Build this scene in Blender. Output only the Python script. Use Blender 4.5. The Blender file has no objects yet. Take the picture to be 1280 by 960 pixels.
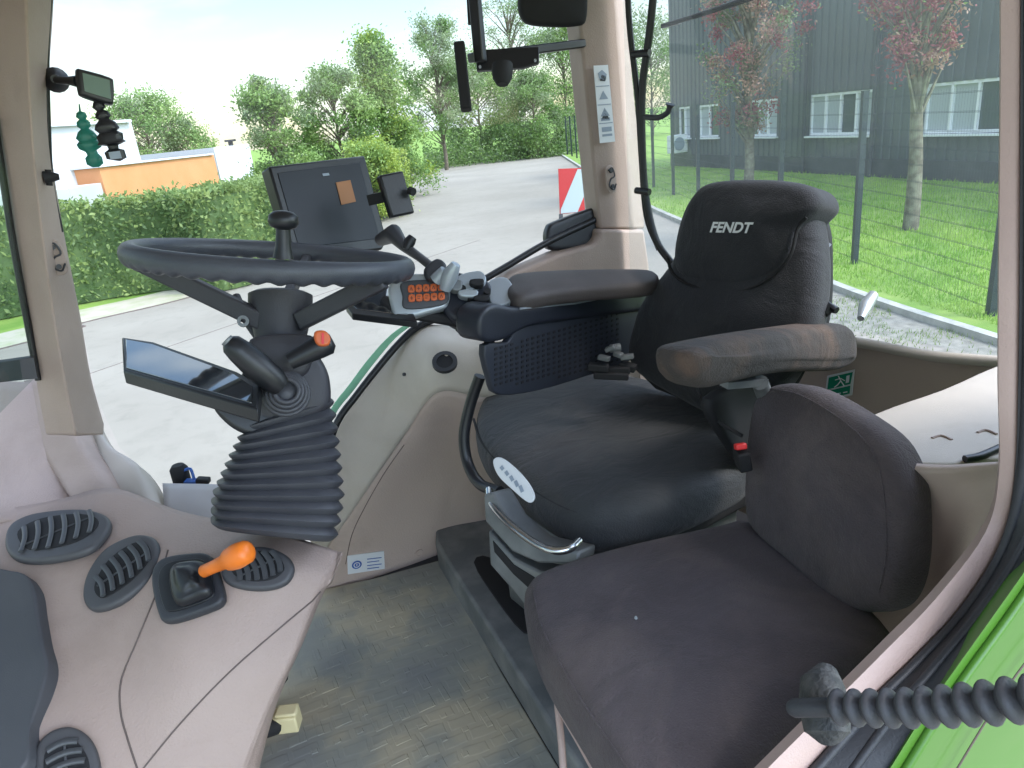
import bpy, bmesh, math, random
from mathutils import Vector, Matrix
from mathutils.bvhtree import BVHTree
random.seed(7)
S = bpy.context.scene
COL = S.collection
rad = math.radians
# ------------------------------------------------------------------ camera model
FPX = 900.0
_a, _p, _r = rad(25), rad(20), rad(6)
CAM = Vector((0, 0, 2.55))
_h = Vector((math.sin(_a), math.cos(_a), 0)); _R0 = Vector((math.cos(_a), -math.sin(_a), 0)); _z = Vector((0, 0, 1))
CF = _h * math.cos(_p) - _z * math.sin(_p)
_U0 = _h * math.sin(_p) + _z * math.cos(_p)
CR = _R0 * math.cos(_r) - _U0 * math.sin(_r)
CU = _R0 * math.sin(_r) + _U0 * math.cos(_r)
def ray(x, y): return CF + CR * ((x - 640) / FPX) + CU * ((480 - y) / FPX)
def D(x, y, t): return CAM + ray(x, y) * t                      # a point at depth t metres
def PZ(x, y, z): d = ray(x, y); return CAM + d * ((z - CAM.z) / d.z)
def PY(x, y, v): d = ray(x, y); return CAM + d * (v / d.y)
def PX(x, y, v): d = ray(x, y); return CAM + d * (v / d.x)
def PP(x, y, P0, n): d = ray(x, y); return CAM + d * ((P0 - CAM).dot(n) / d.dot(n))

cd = bpy.data.cameras.new('camera'); co = bpy.data.objects.new('camera', cd); COL.objects.link(co)
m = Matrix((CR, CU, -CF)).transposed().to_4x4(); m.translation = CAM
co.matrix_world = m
cd.sensor_width = 36; cd.lens = FPX / 1280 * 36; cd.clip_start = .02; cd.clip_end = 3000
S.camera = co

# ------------------------------------------------------------------ materials
def mat(name, col, rough=.6, col2=None, nscale=20, bump=0, bscale=200, metal=0, spec=.5, lo=.4, hi=.65, coat=0, sheen=0, trans=0, detail=4, dust=None):
    m = bpy.data.materials.new(name); m.use_nodes = True
    nt = m.node_tree; b = nt.nodes['Principled BSDF']
    b.inputs['Base Color'].default_value = (*col, 1); b.inputs['Roughness'].default_value = rough
    b.inputs['Metallic'].default_value = metal; b.inputs['Specular IOR Level'].default_value = spec
    b.inputs['Coat Weight'].default_value = coat; b.inputs['Sheen Weight'].default_value = sheen
    tc = nt.nodes.new('ShaderNodeTexCoord')
    if col2:
        n = nt.nodes.new('ShaderNodeTexNoise'); n.inputs['Scale'].default_value = nscale; n.inputs['Detail'].default_value = detail
        nt.links.new(tc.outputs['Object'], n.inputs['Vector'])
        r = nt.nodes.new('ShaderNodeValToRGB'); r.color_ramp.elements[0].position = lo; r.color_ramp.elements[1].position = hi
        r.color_ramp.elements[0].color = (*col, 1); r.color_ramp.elements[1].color = (*col2, 1)
        nt.links.new(n.outputs['Fac'], r.inputs['Fac']); nt.links.new(r.outputs['Color'], b.inputs['Base Color'])
    if dust:
        dc, dsc, dlo, dhi, dam = dust
        dn_ = nt.nodes.new('ShaderNodeTexNoise'); dn_.inputs['Scale'].default_value = dsc; dn_.inputs['Detail'].default_value = 9; dn_.inputs['Roughness'].default_value = .65; dn_.inputs['Distortion'].default_value = .6
        nt.links.new(tc.outputs['Object'], dn_.inputs['Vector'])
        mr = nt.nodes.new('ShaderNodeMapRange'); mr.inputs['From Min'].default_value = dlo; mr.inputs['From Max'].default_value = dhi; mr.inputs['To Max'].default_value = dam
        nt.links.new(dn_.outputs['Fac'], mr.inputs['Value'])
        dx = nt.nodes.new('ShaderNodeMix'); dx.data_type = 'RGBA'; nt.links.new(mr.outputs[0], dx.inputs['Factor']); dx.inputs['B'].default_value = (*dc, 1)
        if col2: nt.links.new(r.outputs['Color'], dx.inputs['A'])
        else: dx.inputs['A'].default_value = (*col, 1)
        nt.links.new(dx.outputs['Result'], b.inputs['Base Color'])
    if bump:
        n2 = nt.nodes.new('ShaderNodeTexNoise'); n2.inputs['Scale'].default_value = bscale; n2.inputs['Detail'].default_value = 3
        nt.links.new(tc.outputs['Object'], n2.inputs['Vector'])
        bp = nt.nodes.new('ShaderNodeBump'); bp.inputs['Strength'].default_value = bump; bp.inputs['Distance'].default_value = .002
        nt.links.new(n2.outputs['Fac'], bp.inputs['Height']); nt.links.new(bp.outputs['Normal'], b.inputs['Normal'])
    return m
def leafmat(name, col, col2):
    m = mat(name, col, .55, col2, 1.3, lo=.35, hi=.65)
    nt = m.node_tree; b = nt.nodes['Principled BSDF']; o = nt.nodes['Material Output']
    t = nt.nodes.new('ShaderNodeBsdfTranslucent'); mx = nt.nodes.new('ShaderNodeMixShader'); mx.inputs[0].default_value = .35
    rr = [n for n in nt.nodes if n.type == 'VALTORGB'][0]
    nt.links.new(rr.outputs['Color'], t.inputs['Color'])
    nt.links.new(b.outputs[0], mx.inputs[1]); nt.links.new(t.outputs[0], mx.inputs[2]); nt.links.new(mx.outputs[0], o.inputs['Surface'])
    return m
def glassmat(name, tint, gloss=.05, dust=.02, dust2=.05, dcol=(.6, .62, .6), scale=3):
    m = bpy.data.materials.new(name); m.use_nodes = True; nt = m.node_tree; nt.nodes.remove(nt.nodes['Principled BSDF'])
    o = nt.nodes['Material Output']; tr = nt.nodes.new('ShaderNodeBsdfTransparent'); tr.inputs[0].default_value = (*tint, 1)
    gl = nt.nodes.new('ShaderNodeBsdfGlossy'); gl.inputs['Roughness'].default_value = .02
    fr = nt.nodes.new('ShaderNodeFresnel'); fr.inputs[0].default_value = 1.35
    ml = nt.nodes.new('ShaderNodeMath'); ml.operation = 'MULTIPLY'; ml.inputs[1].default_value = gloss * 20; ml.use_clamp = True
    nt.links.new(fr.outputs[0], ml.inputs[0])
    mx = nt.nodes.new('ShaderNodeMixShader'); nt.links.new(ml.outputs[0], mx.inputs[0])
    nt.links.new(tr.outputs[0], mx.inputs[1]); nt.links.new(gl.outputs[0], mx.inputs[2])
    df = nt.nodes.new('ShaderNodeBsdfDiffuse'); df.inputs[0].default_value = (*dcol, 1)
    tl = nt.nodes.new('ShaderNodeBsdfTranslucent'); tl.inputs[0].default_value = (*dcol, 1)
    dm = nt.nodes.new('ShaderNodeMixShader'); nt.links.new(df.outputs[0], dm.inputs[1]); nt.links.new(tl.outputs[0], dm.inputs[2])
    tc = nt.nodes.new('ShaderNodeTexCoord'); n = nt.nodes.new('ShaderNodeTexNoise'); n.inputs['Scale'].default_value = scale; n.inputs['Detail'].default_value = 6
    nt.links.new(tc.outputs['Object'], n.inputs['Vector'])
    mr = nt.nodes.new('ShaderNodeMapRange'); mr.inputs['From Min'].default_value = .35; mr.inputs['From Max'].default_value = .7
    mr.inputs['To Min'].default_value = dust; mr.inputs['To Max'].default_value = dust2
    nt.links.new(n.outputs['Fac'], mr.inputs['Value'])
    m2 = nt.nodes.new('ShaderNodeMixShader'); nt.links.new(mr.outputs[0], m2.inputs[0])
    nt.links.new(mx.outputs[0], m2.inputs[1]); nt.links.new(dm.outputs[0], m2.inputs[2]); nt.links.new(m2.outputs[0], o.inputs['Surface'])
    return m

M = dict(
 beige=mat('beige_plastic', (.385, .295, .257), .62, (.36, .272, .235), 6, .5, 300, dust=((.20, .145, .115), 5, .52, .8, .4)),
 beige2=mat('lightened_beige_plastic', (.53, .42, .365), .6, (.50, .395, .34), 5, .4, 300, dust=((.16, .12, .095), 3.5, .55, .8, .35)),  # lighter tone of beige, making up for weak light on side and rear panels
 cream=mat('cream_and_lit_plastic', (.58, .52, .45), .55, (.52, .465, .40), 5, .3, 700, dust=((.3, .25, .18), 4, .5, .8, .4)),
 bluegrey=mat('pale_grey_plastic', (.44, .42, .42), .55, (.40, .38, .38), 5, .1, 800),
 taupe=mat('taupe_pillar_trim', (.38, .295, .25), .6, (.35, .27, .228), 8, .4, 300, dust=((.16, .12, .095), 3.5, .55, .8, .35)),
 pinktrim=mat('pinkish_door_trim', (.50, .37, .33), .5, (.46, .335, .30), 7, .25, 600, dust=((.16, .12, .095), 3.5, .55, .8, .35)),
 fabric=mat('dark_seat_fabric', (.030, .028, .034), .85, (.045, .042, .05), 14, .5, 700, sheen=.25),
 fabric_dark=mat('black_seat_fabric', (.016, .017, .022), .8, (.024, .025, .031), 10, .8, 500, sheen=.1, dust=((.07, .06, .055), 4, .55, .85, .5)),
 leather=mat('worn_seat_cover', (.021, .022, .025), .72, (.05, .055, .06), 4, .7, 450, sheen=.12, lo=.38, hi=.7, dust=((.11, .08, .065), 3.2, .5, .78, .6)),
 purple=mat('faded_seat_fabric', (.056, .044, .050), .9, (.092, .076, .084), 7, 1, 450, sheen=.08, detail=8, dust=((.21, .165, .15), 4.2, .46, .72, .42), lo=.35, hi=.75),
 arm=mat('dusty_armrest_fabric', (.03, .025, .024), .85, (.07, .052, .042), 6, .8, 450, sheen=.05, dust=((.24, .135, .08), 5, .45, .7, .55), lo=.45, hi=.75),
 armbrown=mat('grey_brown_armrest', (.06, .05, .048), .6, (.08, .066, .062), 10, .3, 500),
 rubber=mat('black_rubber', (.028, .030, .036), .5, (.045, .047, .055), 12, .2, 400),
 bellow=mat('grey_rubber_bellows', (.042, .043, .052), .5, (.062, .063, .072), 10, .2, 400),
 wheelm=mat('steering_wheel_plastic', (.05, .054, .068), .42, (.065, .07, .085), 8, .3, 600),
 hub=mat('column_plastic', (.035, .034, .042), .5, (.045, .044, .05), 8, .3, 700),
 black=mat('black_plastic', (.012, .013, .016), .4, None, bump=.1),
 dblack=mat('matt_black_plastic', (.010, .010, .012), .75),
 console=mat('blue_black_plastic', (.014, .017, .026), .42, (.02, .023, .034), 12, .15, 500),
 grille=mat('perforated_panel_plastic', (.022, .026, .038), .5),
 ventgrey=mat('vent_ring_plastic', (.06, .06, .066), .5, (.07, .07, .076), 10, .1, 700),
 slatm=mat('vent_slat_plastic', (.055, .058, .064), .38),
 panelgrey=mat('dark_grey_soft_panel', (.055, .057, .066), .6, (.065, .067, .076), 8, .2, 700),
 chrome=mat('bright_steel', (.6, .62, .63), .22, metal=1),
 steel=mat('painted_grey_steel', (.14, .15, .155), .5, (.21, .22, .22), 15, .1, metal=.3),
 orange=mat('orange_plastic', (.85, .20, .02), .38),
 orangek=mat('orange_keypad', (.62, .13, .035), .45),
 silver=mat('silver_plastic', (.38, .42, .46), .3, (.45, .49, .52), 8, metal=.3),
 red=mat('red_plastic', (.7, .03, .03), .4),
 white=mat('white_sticker', (.72, .74, .76), .5),
 bluem=mat('blue_print', (.04, .12, .4), .5),
 inkm=mat('black_print', (.02, .02, .025), .5),
 greyprint=mat('grey_print', (.28, .33, .4), .5),
 sgreen=mat('safety_green_sticker', (.0, .22, .12), .45),
 green=mat('green_body_paint', (.07, .20, .02), .35, (.065, .185, .02), 3, coat=.2, dust=((.2, .24, .12), 3, .5, .85, .3)),
 mint=mat('pale_green_glass_edge', (.30, .66, .44), .3),
 screen=mat('glossy_screen', (.012, .016, .022), .05, spec=1, coat=1),
 screen2=mat('dull_screen', (.016, .019, .027), .4, (.024, .028, .036), 5, spec=.3),
 teal=mat('teal_plastic', (.02, .2, .15), .4),
 cyanm=mat('green_glass', (.3, .42, .38), .1, metal=.6),
 darkgreen=mat('fence_green_steel', (.012, .024, .03), .45),
 concrete=mat('pale_concrete', (.245, .222, .188), .9, (.285, .26, .222), .35, .6, 60, detail=10, dust=((.16, .145, .12), 3.5, .5, .8, .5)),
 kerbm=mat('kerb_concrete', (.42, .41, .37), .9, (.3, .3, .27), 6, .4, 60),
 gravel=mat('gravel_verge', (.17, .16, .135), .95, (.30, .28, .24), 9, .8, 60, detail=8, lo=.3, hi=.7),
 soil=mat('dry_verge', (.42, .38, .31), .95, (.33, .34, .22), 3, .6, 50, detail=8),
 seam=mat('dark_joint', (.13, .10, .09), .9),
 bark=mat('mottled_bark', (.13, .115, .085), .9, (.24, .23, .17), 7, .8, 30),
 bark2=mat('dark_bark', (.09, .075, .05), .9, (.16, .13, .1), 7, .8, 30),
 wallwhite=mat('white_render', (.5, .5, .51), .8, (.46, .46, .48), 1),
 wallorange=mat('orange_cladding', (.56, .235, .10), .7, (.60, .26, .12), 1),
 shed=mat('pale_grey_cladding', (.55, .57, .6), .6),
 pane=mat('window_glass', (.06, .08, .09), .08, spec=.8),
 glassint=mat('pale_blind', (.42, .46, .47), .7),
 frame=mat('white_window_frame', (.8, .82, .82), .5),
 plinth=mat('dark_plinth', (.06, .065, .068), .8, (.08, .085, .088), 2),
 yellowish=mat('cream_block_plastic', (.6, .52, .3), .5),
 redrefl=mat('red_reflective', (.48, .035, .04), .4),
 whiterefl=mat('white_reflective', (.42, .50, .53), .4),
)
# dirty floor mat with ribs pattern
def matfloor():
    m = mat('dirty_rubber_mat', (.225, .228, .215), .85, (.41, .36, .26), 5, 0, lo=.35, hi=.6, detail=6)
    nt = m.node_tree; b = nt.nodes['Principled BSDF']
    tc = nt.nodes.new('ShaderNodeTexCoord'); mp = nt.nodes.new('ShaderNodeMapping'); mp.inputs['Scale'].default_value = (9, 7, 1); mp.inputs['Rotation'].default_value = (0, 0, rad(4))
    br = nt.nodes.new('ShaderNodeTexBrick'); br.inputs['Scale'].default_value = 1; br.inputs['Mortar Size'].default_value = .06; br.inputs['Mortar Smooth'].default_value = .5
    br.inputs['Color1'].default_value = (1, 1, 1, 1); br.inputs['Color2'].default_value = (.75, .75, .75, 1); br.inputs['Mortar'].default_value = (0, 0, 0, 1)
    nw = nt.nodes.new('ShaderNodeTexNoise'); nw.inputs['Scale'].default_value = 9; nw.inputs['Detail'].default_value = 2
    va = nt.nodes.new('ShaderNodeVectorMath'); va.operation = 'MULTIPLY_ADD'; va.inputs[1].default_value = (.02, .03, 0)
    nt.links.new(tc.outputs['Object'], nw.inputs['Vector']); nt.links.new(nw.outputs['Color'], va.inputs[0]); nt.links.new(tc.outputs['Object'], va.inputs[2])
    nt.links.new(va.outputs[0], mp.inputs[0]); nt.links.new(mp.outputs[0], br.inputs['Vector'])
    nk = nt.nodes.new('ShaderNodeTexNoise'); nk.inputs['Scale'].default_value = 6; nk.inputs['Detail'].default_value = 5
    mk = nt.nodes.new('ShaderNodeMapRange'); mk.inputs['From Min'].default_value = .42; mk.inputs['From Max'].default_value = .62; mk.inputs['To Min'].default_value = .45; mk.inputs['To Max'].default_value = 1
    nt.links.new(tc.outputs['Object'], nk.inputs['Vector']); nt.links.new(nk.outputs['Fac'], mk.inputs['Value'])
    mm_ = nt.nodes.new('ShaderNodeMath'); mm_.operation = 'MULTIPLY'
    bp = nt.nodes.new('ShaderNodeBump'); bp.inputs['Strength'].default_value = .24; bp.inputs['Distance'].default_value = .003
    nt.links.new(br.outputs['Color'], mm_.inputs[0]); nt.links.new(mk.outputs[0], mm_.inputs[1]); nt.links.new(mm_.outputs[0], bp.inputs['Height']); nt.links.new(bp.outputs[0], b.inputs['Normal'])
    rr = [n for n in nt.nodes if n.type == 'VALTORGB'][0]
    e = rr.color_ramp.elements.new(.48); e.color = (.27, .27, .23, 1)
    return m
M['mat'] = matfloor()
# soft creases and dents in the seat covers
for k_, st_ in (('fabric', .5), ('fabric_dark', .5), ('leather', .6), ('purple', .7), ('arm', .7)):
    nt = M[k_].node_tree; bp = [n for n in nt.nodes if n.type == 'BUMP'][0]; tc = [n for n in nt.nodes if n.type == 'TEX_COORD'][0]
    mp = nt.nodes.new('ShaderNodeMapping'); mp.inputs['Scale'].default_value = (1, 1.6, 1.3); nz = nt.nodes.new('ShaderNodeTexNoise'); nz.inputs['Scale'].default_value = 11; nz.inputs['Detail'].default_value = 5; nz.inputs['Distortion'].default_value = 1.2
    b2 = nt.nodes.new('ShaderNodeBump'); b2.inputs['Strength'].default_value = st_; b2.inputs['Distance'].default_value = .012
    nt.links.new(tc.outputs['Object'], mp.inputs[0]); nt.links.new(mp.outputs[0], nz.inputs['Vector']); nt.links.new(nz.outputs['Fac'], b2.inputs['Height']); nt.links.new(b2.outputs[0], bp.inputs['Normal'])
def clad():
    m = mat('dark_corrugated_cladding', (.085, .10, .105), .45, (.10, .115, .12), .5)
    return m
M['clad'] = clad()
def grassmat():
    m = mat('lawn_ground', (.13, .24, .03), .9, (.22, .32, .06), 1.2, .8, 40, detail=8)
    return m
M['lawn'] = grassmat()
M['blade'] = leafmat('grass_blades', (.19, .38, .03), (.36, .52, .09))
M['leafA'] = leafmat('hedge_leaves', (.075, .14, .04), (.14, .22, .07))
M['leafB'] = leafmat('hedge_leaves_light', (.17, .25, .08), (.27, .35, .11))
M['leafC'] = leafmat('tree_leaves', (.11, .21, .05), (.19, .30, .075))
M['leafD'] = leafmat('tree_leaves_light', (.20, .32, .08), (.30, .41, .12))
M['leafG'] = leafmat('grey_green_leaves', (.14, .20, .09), (.24, .31, .15))
M['leafY'] = leafmat('yellow_green_leaves', (.26, .36, .05), (.36, .44, .08))
M['leafR'] = leafmat('red_leaves', (.24, .06, .07), (.36, .12, .13))
M['leafP'] = leafmat('pink_brown_leaves', (.30, .17, .14), (.40, .27, .18))
M['screen'].node_tree.nodes['Principled BSDF'].inputs['IOR'].default_value = 2.4
M['glass'] = glassmat('clear_cab_glass', (.95, .98, .96), .03, .005, .03)
M['glass_dusty'] = glassmat('dusty_rear_glass', (.92, .96, .95), .05, .07, .18, (.62, .68, .68), 2.0)
M['glass_front'] = glassmat('front_cab_glass', (.70, .78, .75), .05, .02, .05)

# ------------------------------------------------------------------ object helpers
def tag(o, label=None, cat=None, group=None, kind=None):
    if label: o['label'] = label
    if cat: o['category'] = cat
    if group: o['group'] = group
    if kind: o['kind'] = kind
    return o
def thing(name, label, cat, loc=(0, 0, 0), group=None):
    o = bpy.data.objects.new(name, None); COL.objects.link(o); o.location = loc; o.empty_display_size = .05
    return tag(o, label, cat, group)
def finish(name, bm, mats, parent=None, smooth=40, label=None, recalc=True, weld=0):
    if weld: bmesh.ops.remove_doubles(bm, verts=bm.verts[:], dist=weld)
    if recalc: bmesh.ops.recalc_face_normals(bm, faces=bm.faces[:])
    me = bpy.data.meshes.new(name); 
    off = Vector((0, 0, 0))
    if parent is not None:
        p = parent; off = Vector(p.location)
        while p.parent: p = p.parent; off = off + Vector(p.location)
        bmesh.ops.translate(bm, verts=bm.verts[:], vec=-off)
    bm.to_mesh(me); bm.free()
    for mm in (mats if isinstance(mats, (list, tuple)) else [mats]): me.materials.append(mm)
    if smooth:
        me.polygons.foreach_set('use_smooth', [True] * len(me.polygons)); me.set_sharp_from_angle(angle=rad(smooth))
    o = bpy.data.objects.new(name, me); COL.objects.link(o)
    if parent is not None: o.parent = parent
    if label: o['label'] = label
    return o
def bev(o, w=.003, seg=2, ang=35):
    b = o.modifiers.new('bevel', 'BEVEL'); b.width = w; b.segments = seg; b.limit_method = 'ANGLE'; b.angle_limit = rad(ang); return o
def cr(pts, n, closed=False):
    """Catmull-Rom through the points, n samples per span."""
    P = [Vector(p) for p in pts]; out = []; N = len(P)
    for i in range(N if closed else N - 1):
        if closed: a, b, c, d = P[i - 1], P[i], P[(i + 1) % N], P[(i + 2) % N]
        else:
            b, c = P[i], P[i + 1]; a = P[i - 1] if i else b * 2 - c; d = P[i + 2] if i + 2 < N else c * 2 - b
        for k in range(n):
            t = k / n
            out.append(.5 * ((2 * b) + (c - a) * t + (2 * a - 5 * b + 4 * c - d) * t * t + (3 * b - a - 3 * c + d) * t ** 3))
    if not closed: out.append(P[-1])
    return out
def tube(bm, pts, r, seg=10, cap=True, flat=None, mi=0):
    """sweep a round (or flattened) section along pts; r a number or list; flat=(axis, factor)."""
    pts = [Vector(p) for p in pts]; n = len(pts); rs = r if isinstance(r, (list, tuple)) else [r] * n
    rings = []; up = None
    for i in range(n):
        d = (pts[min(i + 1, n - 1)] - pts[max(i - 1, 0)]).normalized()
        if up is None:
            up = Vector((0, 0, 1)) if abs(d.z) < .9 else Vector((1, 0, 0))
        u = (up - d * up.dot(d)).normalized(); v = d.cross(u); up = u
        ring = []
        for k in range(seg):
            a = 2 * math.pi * k / seg
            off = u * math.cos(a) * rs[i] + v * math.sin(a) * rs[i]
            if flat: ax = Vector(flat[0]).normalized(); off = off - ax * off.dot(ax) * (1 - flat[1])
            ring.append(bm.verts.new(pts[i] + off))
        rings.append(ring)
    for i in range(n - 1):
        for k in range(seg):
            f = bm.faces.new((rings[i][k], rings[i][(k + 1) % seg], rings[i + 1][(k + 1) % seg], rings[i + 1][k])); f.material_index = mi
    if cap:
        f = bm.faces.new(rings[0][::-1]); f.material_index = mi; f = bm.faces.new(rings[-1]); f.material_index = mi
    return bm
def box(bm, c, sx, sy, sz, M3=None, mi=0):
    vs = []
    for x in (-1, 1):
        for y in (-1, 1):
            for z in (-1, 1):
                v = Vector((x * sx / 2, y * sy / 2, z * sz / 2))
                if M3: v = M3 @ v
                vs.append(bm.verts.new(Vector(c) + v))
    for q in ((0, 1, 3, 2), (4, 6, 7, 5), (0, 4, 5, 1), (2, 3, 7, 6), (0, 2, 6, 4), (1, 5, 7, 3)):
        f = bm.faces.new([vs[i] for i in q]); f.material_index = mi
def frame(n, up=Vector((0, 0, 1))):
    n = Vector(n).normalized(); u = Vector(up).cross(n)
    if u.length < 1e-3: u = Vector((0, 1, 0)).cross(n)
    u.normalize(); return u, n.cross(u), n
def prism(bm, pts, vec, mi=0, mid=None):
    """closed polygon of world points extruded by vec"""
    a = [bm.verts.new(p) for p in pts]; b = [bm.verts.new(Vector(p) + Vector(vec)) for p in pts]; n = len(a)
    f = bm.faces.new(a); f.material_index = mi; f = bm.faces.new(b[::-1]); f.material_index = mi
    for i in range(n):
        f = bm.faces.new((a[i], b[i], b[(i + 1) % n], a[(i + 1) % n])); f.material_index = mi
def pad(bm, outline, n, thick, r, bulge=0, sub=5, inner=7, back=True, zf=None, noise=0, mi=0, rb=None, smoothn=None):
    """cushion: outline (world points on one plane, front face), n = outward normal, thickness goes along -n"""
    n = Vector(n).normalized()
    pts = cr(outline, sub, True) if sub > 1 else [Vector(p) for p in outline]
    c = sum(pts, Vector()) / len(pts); rb = rb or r
    # inset towards the shape's own long axis, not a single centre
    ux = max(((p - c) for p in pts), key=lambda d: d.length).normalized(); vx = n.cross(ux).normalized()
    best = None
    for k in range(24):
        a = math.pi * k / 24; d1 = ux * math.cos(a) + vx * math.sin(a); ex = max((p - c).dot(d1) for p in pts) - min((p - c).dot(d1) for p in pts)
        if best is None or ex > best[0]: best = (ex, d1)
    ex, ax_ = best; wx = n.cross(ax_); wd = max((p - c).dot(wx) for p in pts) - min((p - c).dot(wx) for p in pts)
    hi_ = max((p - c).dot(ax_) for p in pts) - wd * .5; lo_ = min((p - c).dot(ax_) for p in pts) + wd * .5
    if hi_ < lo_: hi_ = lo_ = (hi_ + lo_) / 2
    cen_ = [c + ax_ * min(hi_, max(lo_, (p - c).dot(ax_))) for p in pts]
    prof = []
    A = 4
    prof.append((rb, -thick))
    for k in range(1, A + 1): a = math.pi / 2 * k / A; prof.append((rb * (1 - math.sin(a)), -thick + rb * (1 - math.cos(a))))
    if thick - r - rb > .02:
        for q in (.33, .66): prof.append((-.0, -thick + rb + (thick - r - rb) * q))
    for k in range(0, A + 1): a = math.pi / 2 * k / A; prof.append((r * (1 - math.cos(a)), -r + r * math.sin(a)))
    rings = []
    for (ins, z) in prof:
        ring = []
        for p, cq in zip(pts, cen_):
            d = cq - p; L = d.length
            ring.append(p + d * (min(ins, L * .9) / L) + n * z)
        rings.append(ring)
    base = rings[-1]
    for k in range(1, inner + 1):
        q = k / inner * .96; z = bulge * (1 - (1 - q) ** 2.2)
        ring = []
        for p, cq in zip(base, cen_):
            w = p.lerp(cq, q) + n * z
            if zf: w = w + n * zf(w, q)
            if noise: w = w + n * random.uniform(-noise, noise)
            ring.append(w)
        rings.append(ring)
    vr = [[bm.verts.new(p) for p in ring] for ring in rings]; N = len(pts)
    for i in range(len(vr) - 1):
        for k in range(N):
            f = bm.faces.new((vr[i][k], vr[i][(k + 1) % N], vr[i + 1][(k + 1) % N], vr[i + 1][k])); f.material_index = mi
    f = bm.faces.new(vr[-1]); f.material_index = mi
    f = bm.faces.new(vr[0][::-1]); f.material_index = mi
def px_pad(name, pxs, P0, n, thick, r, material, parent=None, **kw):
    lab = kw.pop('label', None); bm = bmesh.new()
    pad(bm, [PP(x, y, P0, Vector(n).normalized()) for x, y in pxs], n, thick, r, **kw)
    return finish(name, bm, material, parent, 60, lab)
def px_prism(name, pxs, P0, n, thick, material, parent=None, bw=.003, label=None):
    n = Vector(n).normalized(); bm = bmesh.new()
    prism(bm, [PP(x, y, P0, n) for x, y in pxs], -n * thick)
    o = finish(name, bm, material, parent, 35, label)
    if bw: bev(o, bw)
    return o
def grid(rows, nu=6, nv=6):
    """bicubic sheet through a grid of world points -> list of rows"""
    R1 = [cr(r, nu) for r in rows]
    cols = list(zip(*R1)); C1 = [cr(c, nv) for c in cols]
    return [list(r) for r in zip(*C1)]
def sheet(bm, G, thick=0, mi=0):
    V = [[bm.verts.new(p) for p in r] for r in G]
    for i in range(len(V) - 1):
        for j in range(len(V[0]) - 1):
            f = bm.faces.new((V[i][j], V[i][j + 1], V[i + 1][j + 1], V[i + 1][j])); f.material_index = mi
def sheet_obj(name, rows, material, parent, thick=.012, nu=6, nv=6, label=None):
    bm = bmesh.new(); sheet(bm, grid(rows, nu, nv))
    # make the faces look at the camera side, thickness goes behind
    bm.normal_update(); s = sum((f.normal.dot(CAM - f.calc_center_median()) for f in bm.faces))
    if s < 0: bmesh.ops.reverse_faces(bm, faces=bm.faces[:])
    bm.normal_update(); bv = BVHTree.FromBMesh(bm)
    o = finish(name, bm, material, parent, 60, label, recalc=False)
    if thick:
        sm = o.modifiers.new('thick', 'SOLIDIFY'); sm.thickness = thick; sm.offset = -1
    return o, bv
def hit(bv, x, y):
    d = ray(x, y).normalized(); r = bv.ray_cast(CAM, d)
    if r[0] is None:
        r = bv.find_nearest(D(x, y, 1.2))
    n = r[1]
    if n.dot(d) > 0: n = -n
    return r[0], n
def seam_on(bm, bv, pxs, r=.0016, lift=.0004, n=6):
    pts = []
    for x, y, _ in cr([(a, b, 0) for a, b in pxs], n):
        p, nn = hit(bv, x, y); pts.append(p + nn * lift)
    tube(bm, pts, r, 6)
def bar(bm, a, b, w, h, up=(0, 0, 1), mi=0):
    a, b = Vector(a), Vector(b); d = (b - a); L = d.length; d.normalize(); u = Vector(up); u = (u - d * u.dot(d)).normalized(); v = d.cross(u)
    box(bm, (a + b) / 2, L, w, h, Matrix((d, v, u)).transposed(), mi)
def text_mesh(bm, s, origin, ux, uy, height, shear=0, bold=0, depth=.0008, mi=0):
    cu = bpy.data.curves.new('t', 'FONT'); cu.body = s; cu.size = 1; cu.extrude = 0; cu.offset = bold; cu.shear = shear; cu.align_x = 'CENTER'; cu.align_y = 'CENTER'
    to = bpy.data.objects.new('t', cu); COL.objects.link(to)
    dg = bpy.context.evaluated_depsgraph_get(); me = bpy.data.meshes.new_from_object(to.evaluated_get(dg))
    ux, uy = Vector(ux).normalized(), Vector(uy).normalized(); nz = ux.cross(uy)
    t = bmesh.new(); t.from_mesh(me)
    vm = {}
    for f in t.faces:
        vs = []
        for v in f.verts:
            if v.index not in vm: vm[v.index] = bm.verts.new(Vector(origin) + (ux * v.co.x + uy * v.co.y) * height + nz * depth)
            vs.append(vm[v.index])
        try: g = bm.faces.new(vs); g.material_index = mi
        except ValueError: pass
    t.free(); bpy.data.objects.remove(to); bpy.data.meshes.remove(me); bpy.data.curves.remove(cu)

# ================================================================== THE OUTDOORS
def flat(name, pts, z, material, thick=0, kind='structure', **k):
    bm = bmesh.new(); vs = [bm.verts.new((p[0], p[1], z)) for p in pts]; f = bm.faces.new(vs)
    if thick: 
        r = bmesh.ops.extrude_face_region(bm, geom=[f]); bmesh.ops.translate(bm, verts=[v for v in r['geom'] if isinstance(v, bmesh.types.BMVert)], vec=(0, 0, -thick))
    o = finish(name, bm, material, None, 0)
    if kind: o['kind'] = kind
    return o
bm = bmesh.new(); bmesh.ops.create_grid(bm, x_segments=8, y_segments=8, size=900)
g = finish('ground', bm, M['lawn'], None, 0); g['kind'] = 'structure'
def gz(x, y, z=0): p = PZ(x, y, z); return (p.x, p.y)
KERB = [gz(1216, 421), gz(1120, 390), gz(1030, 356), gz(900, 300), gz(800, 255), gz(745, 222), gz(700, 193)]
kd = Vector((KERB[0][0] - KERB[1][0], KERB[0][1] - KERB[1][1])).normalized()
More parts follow.
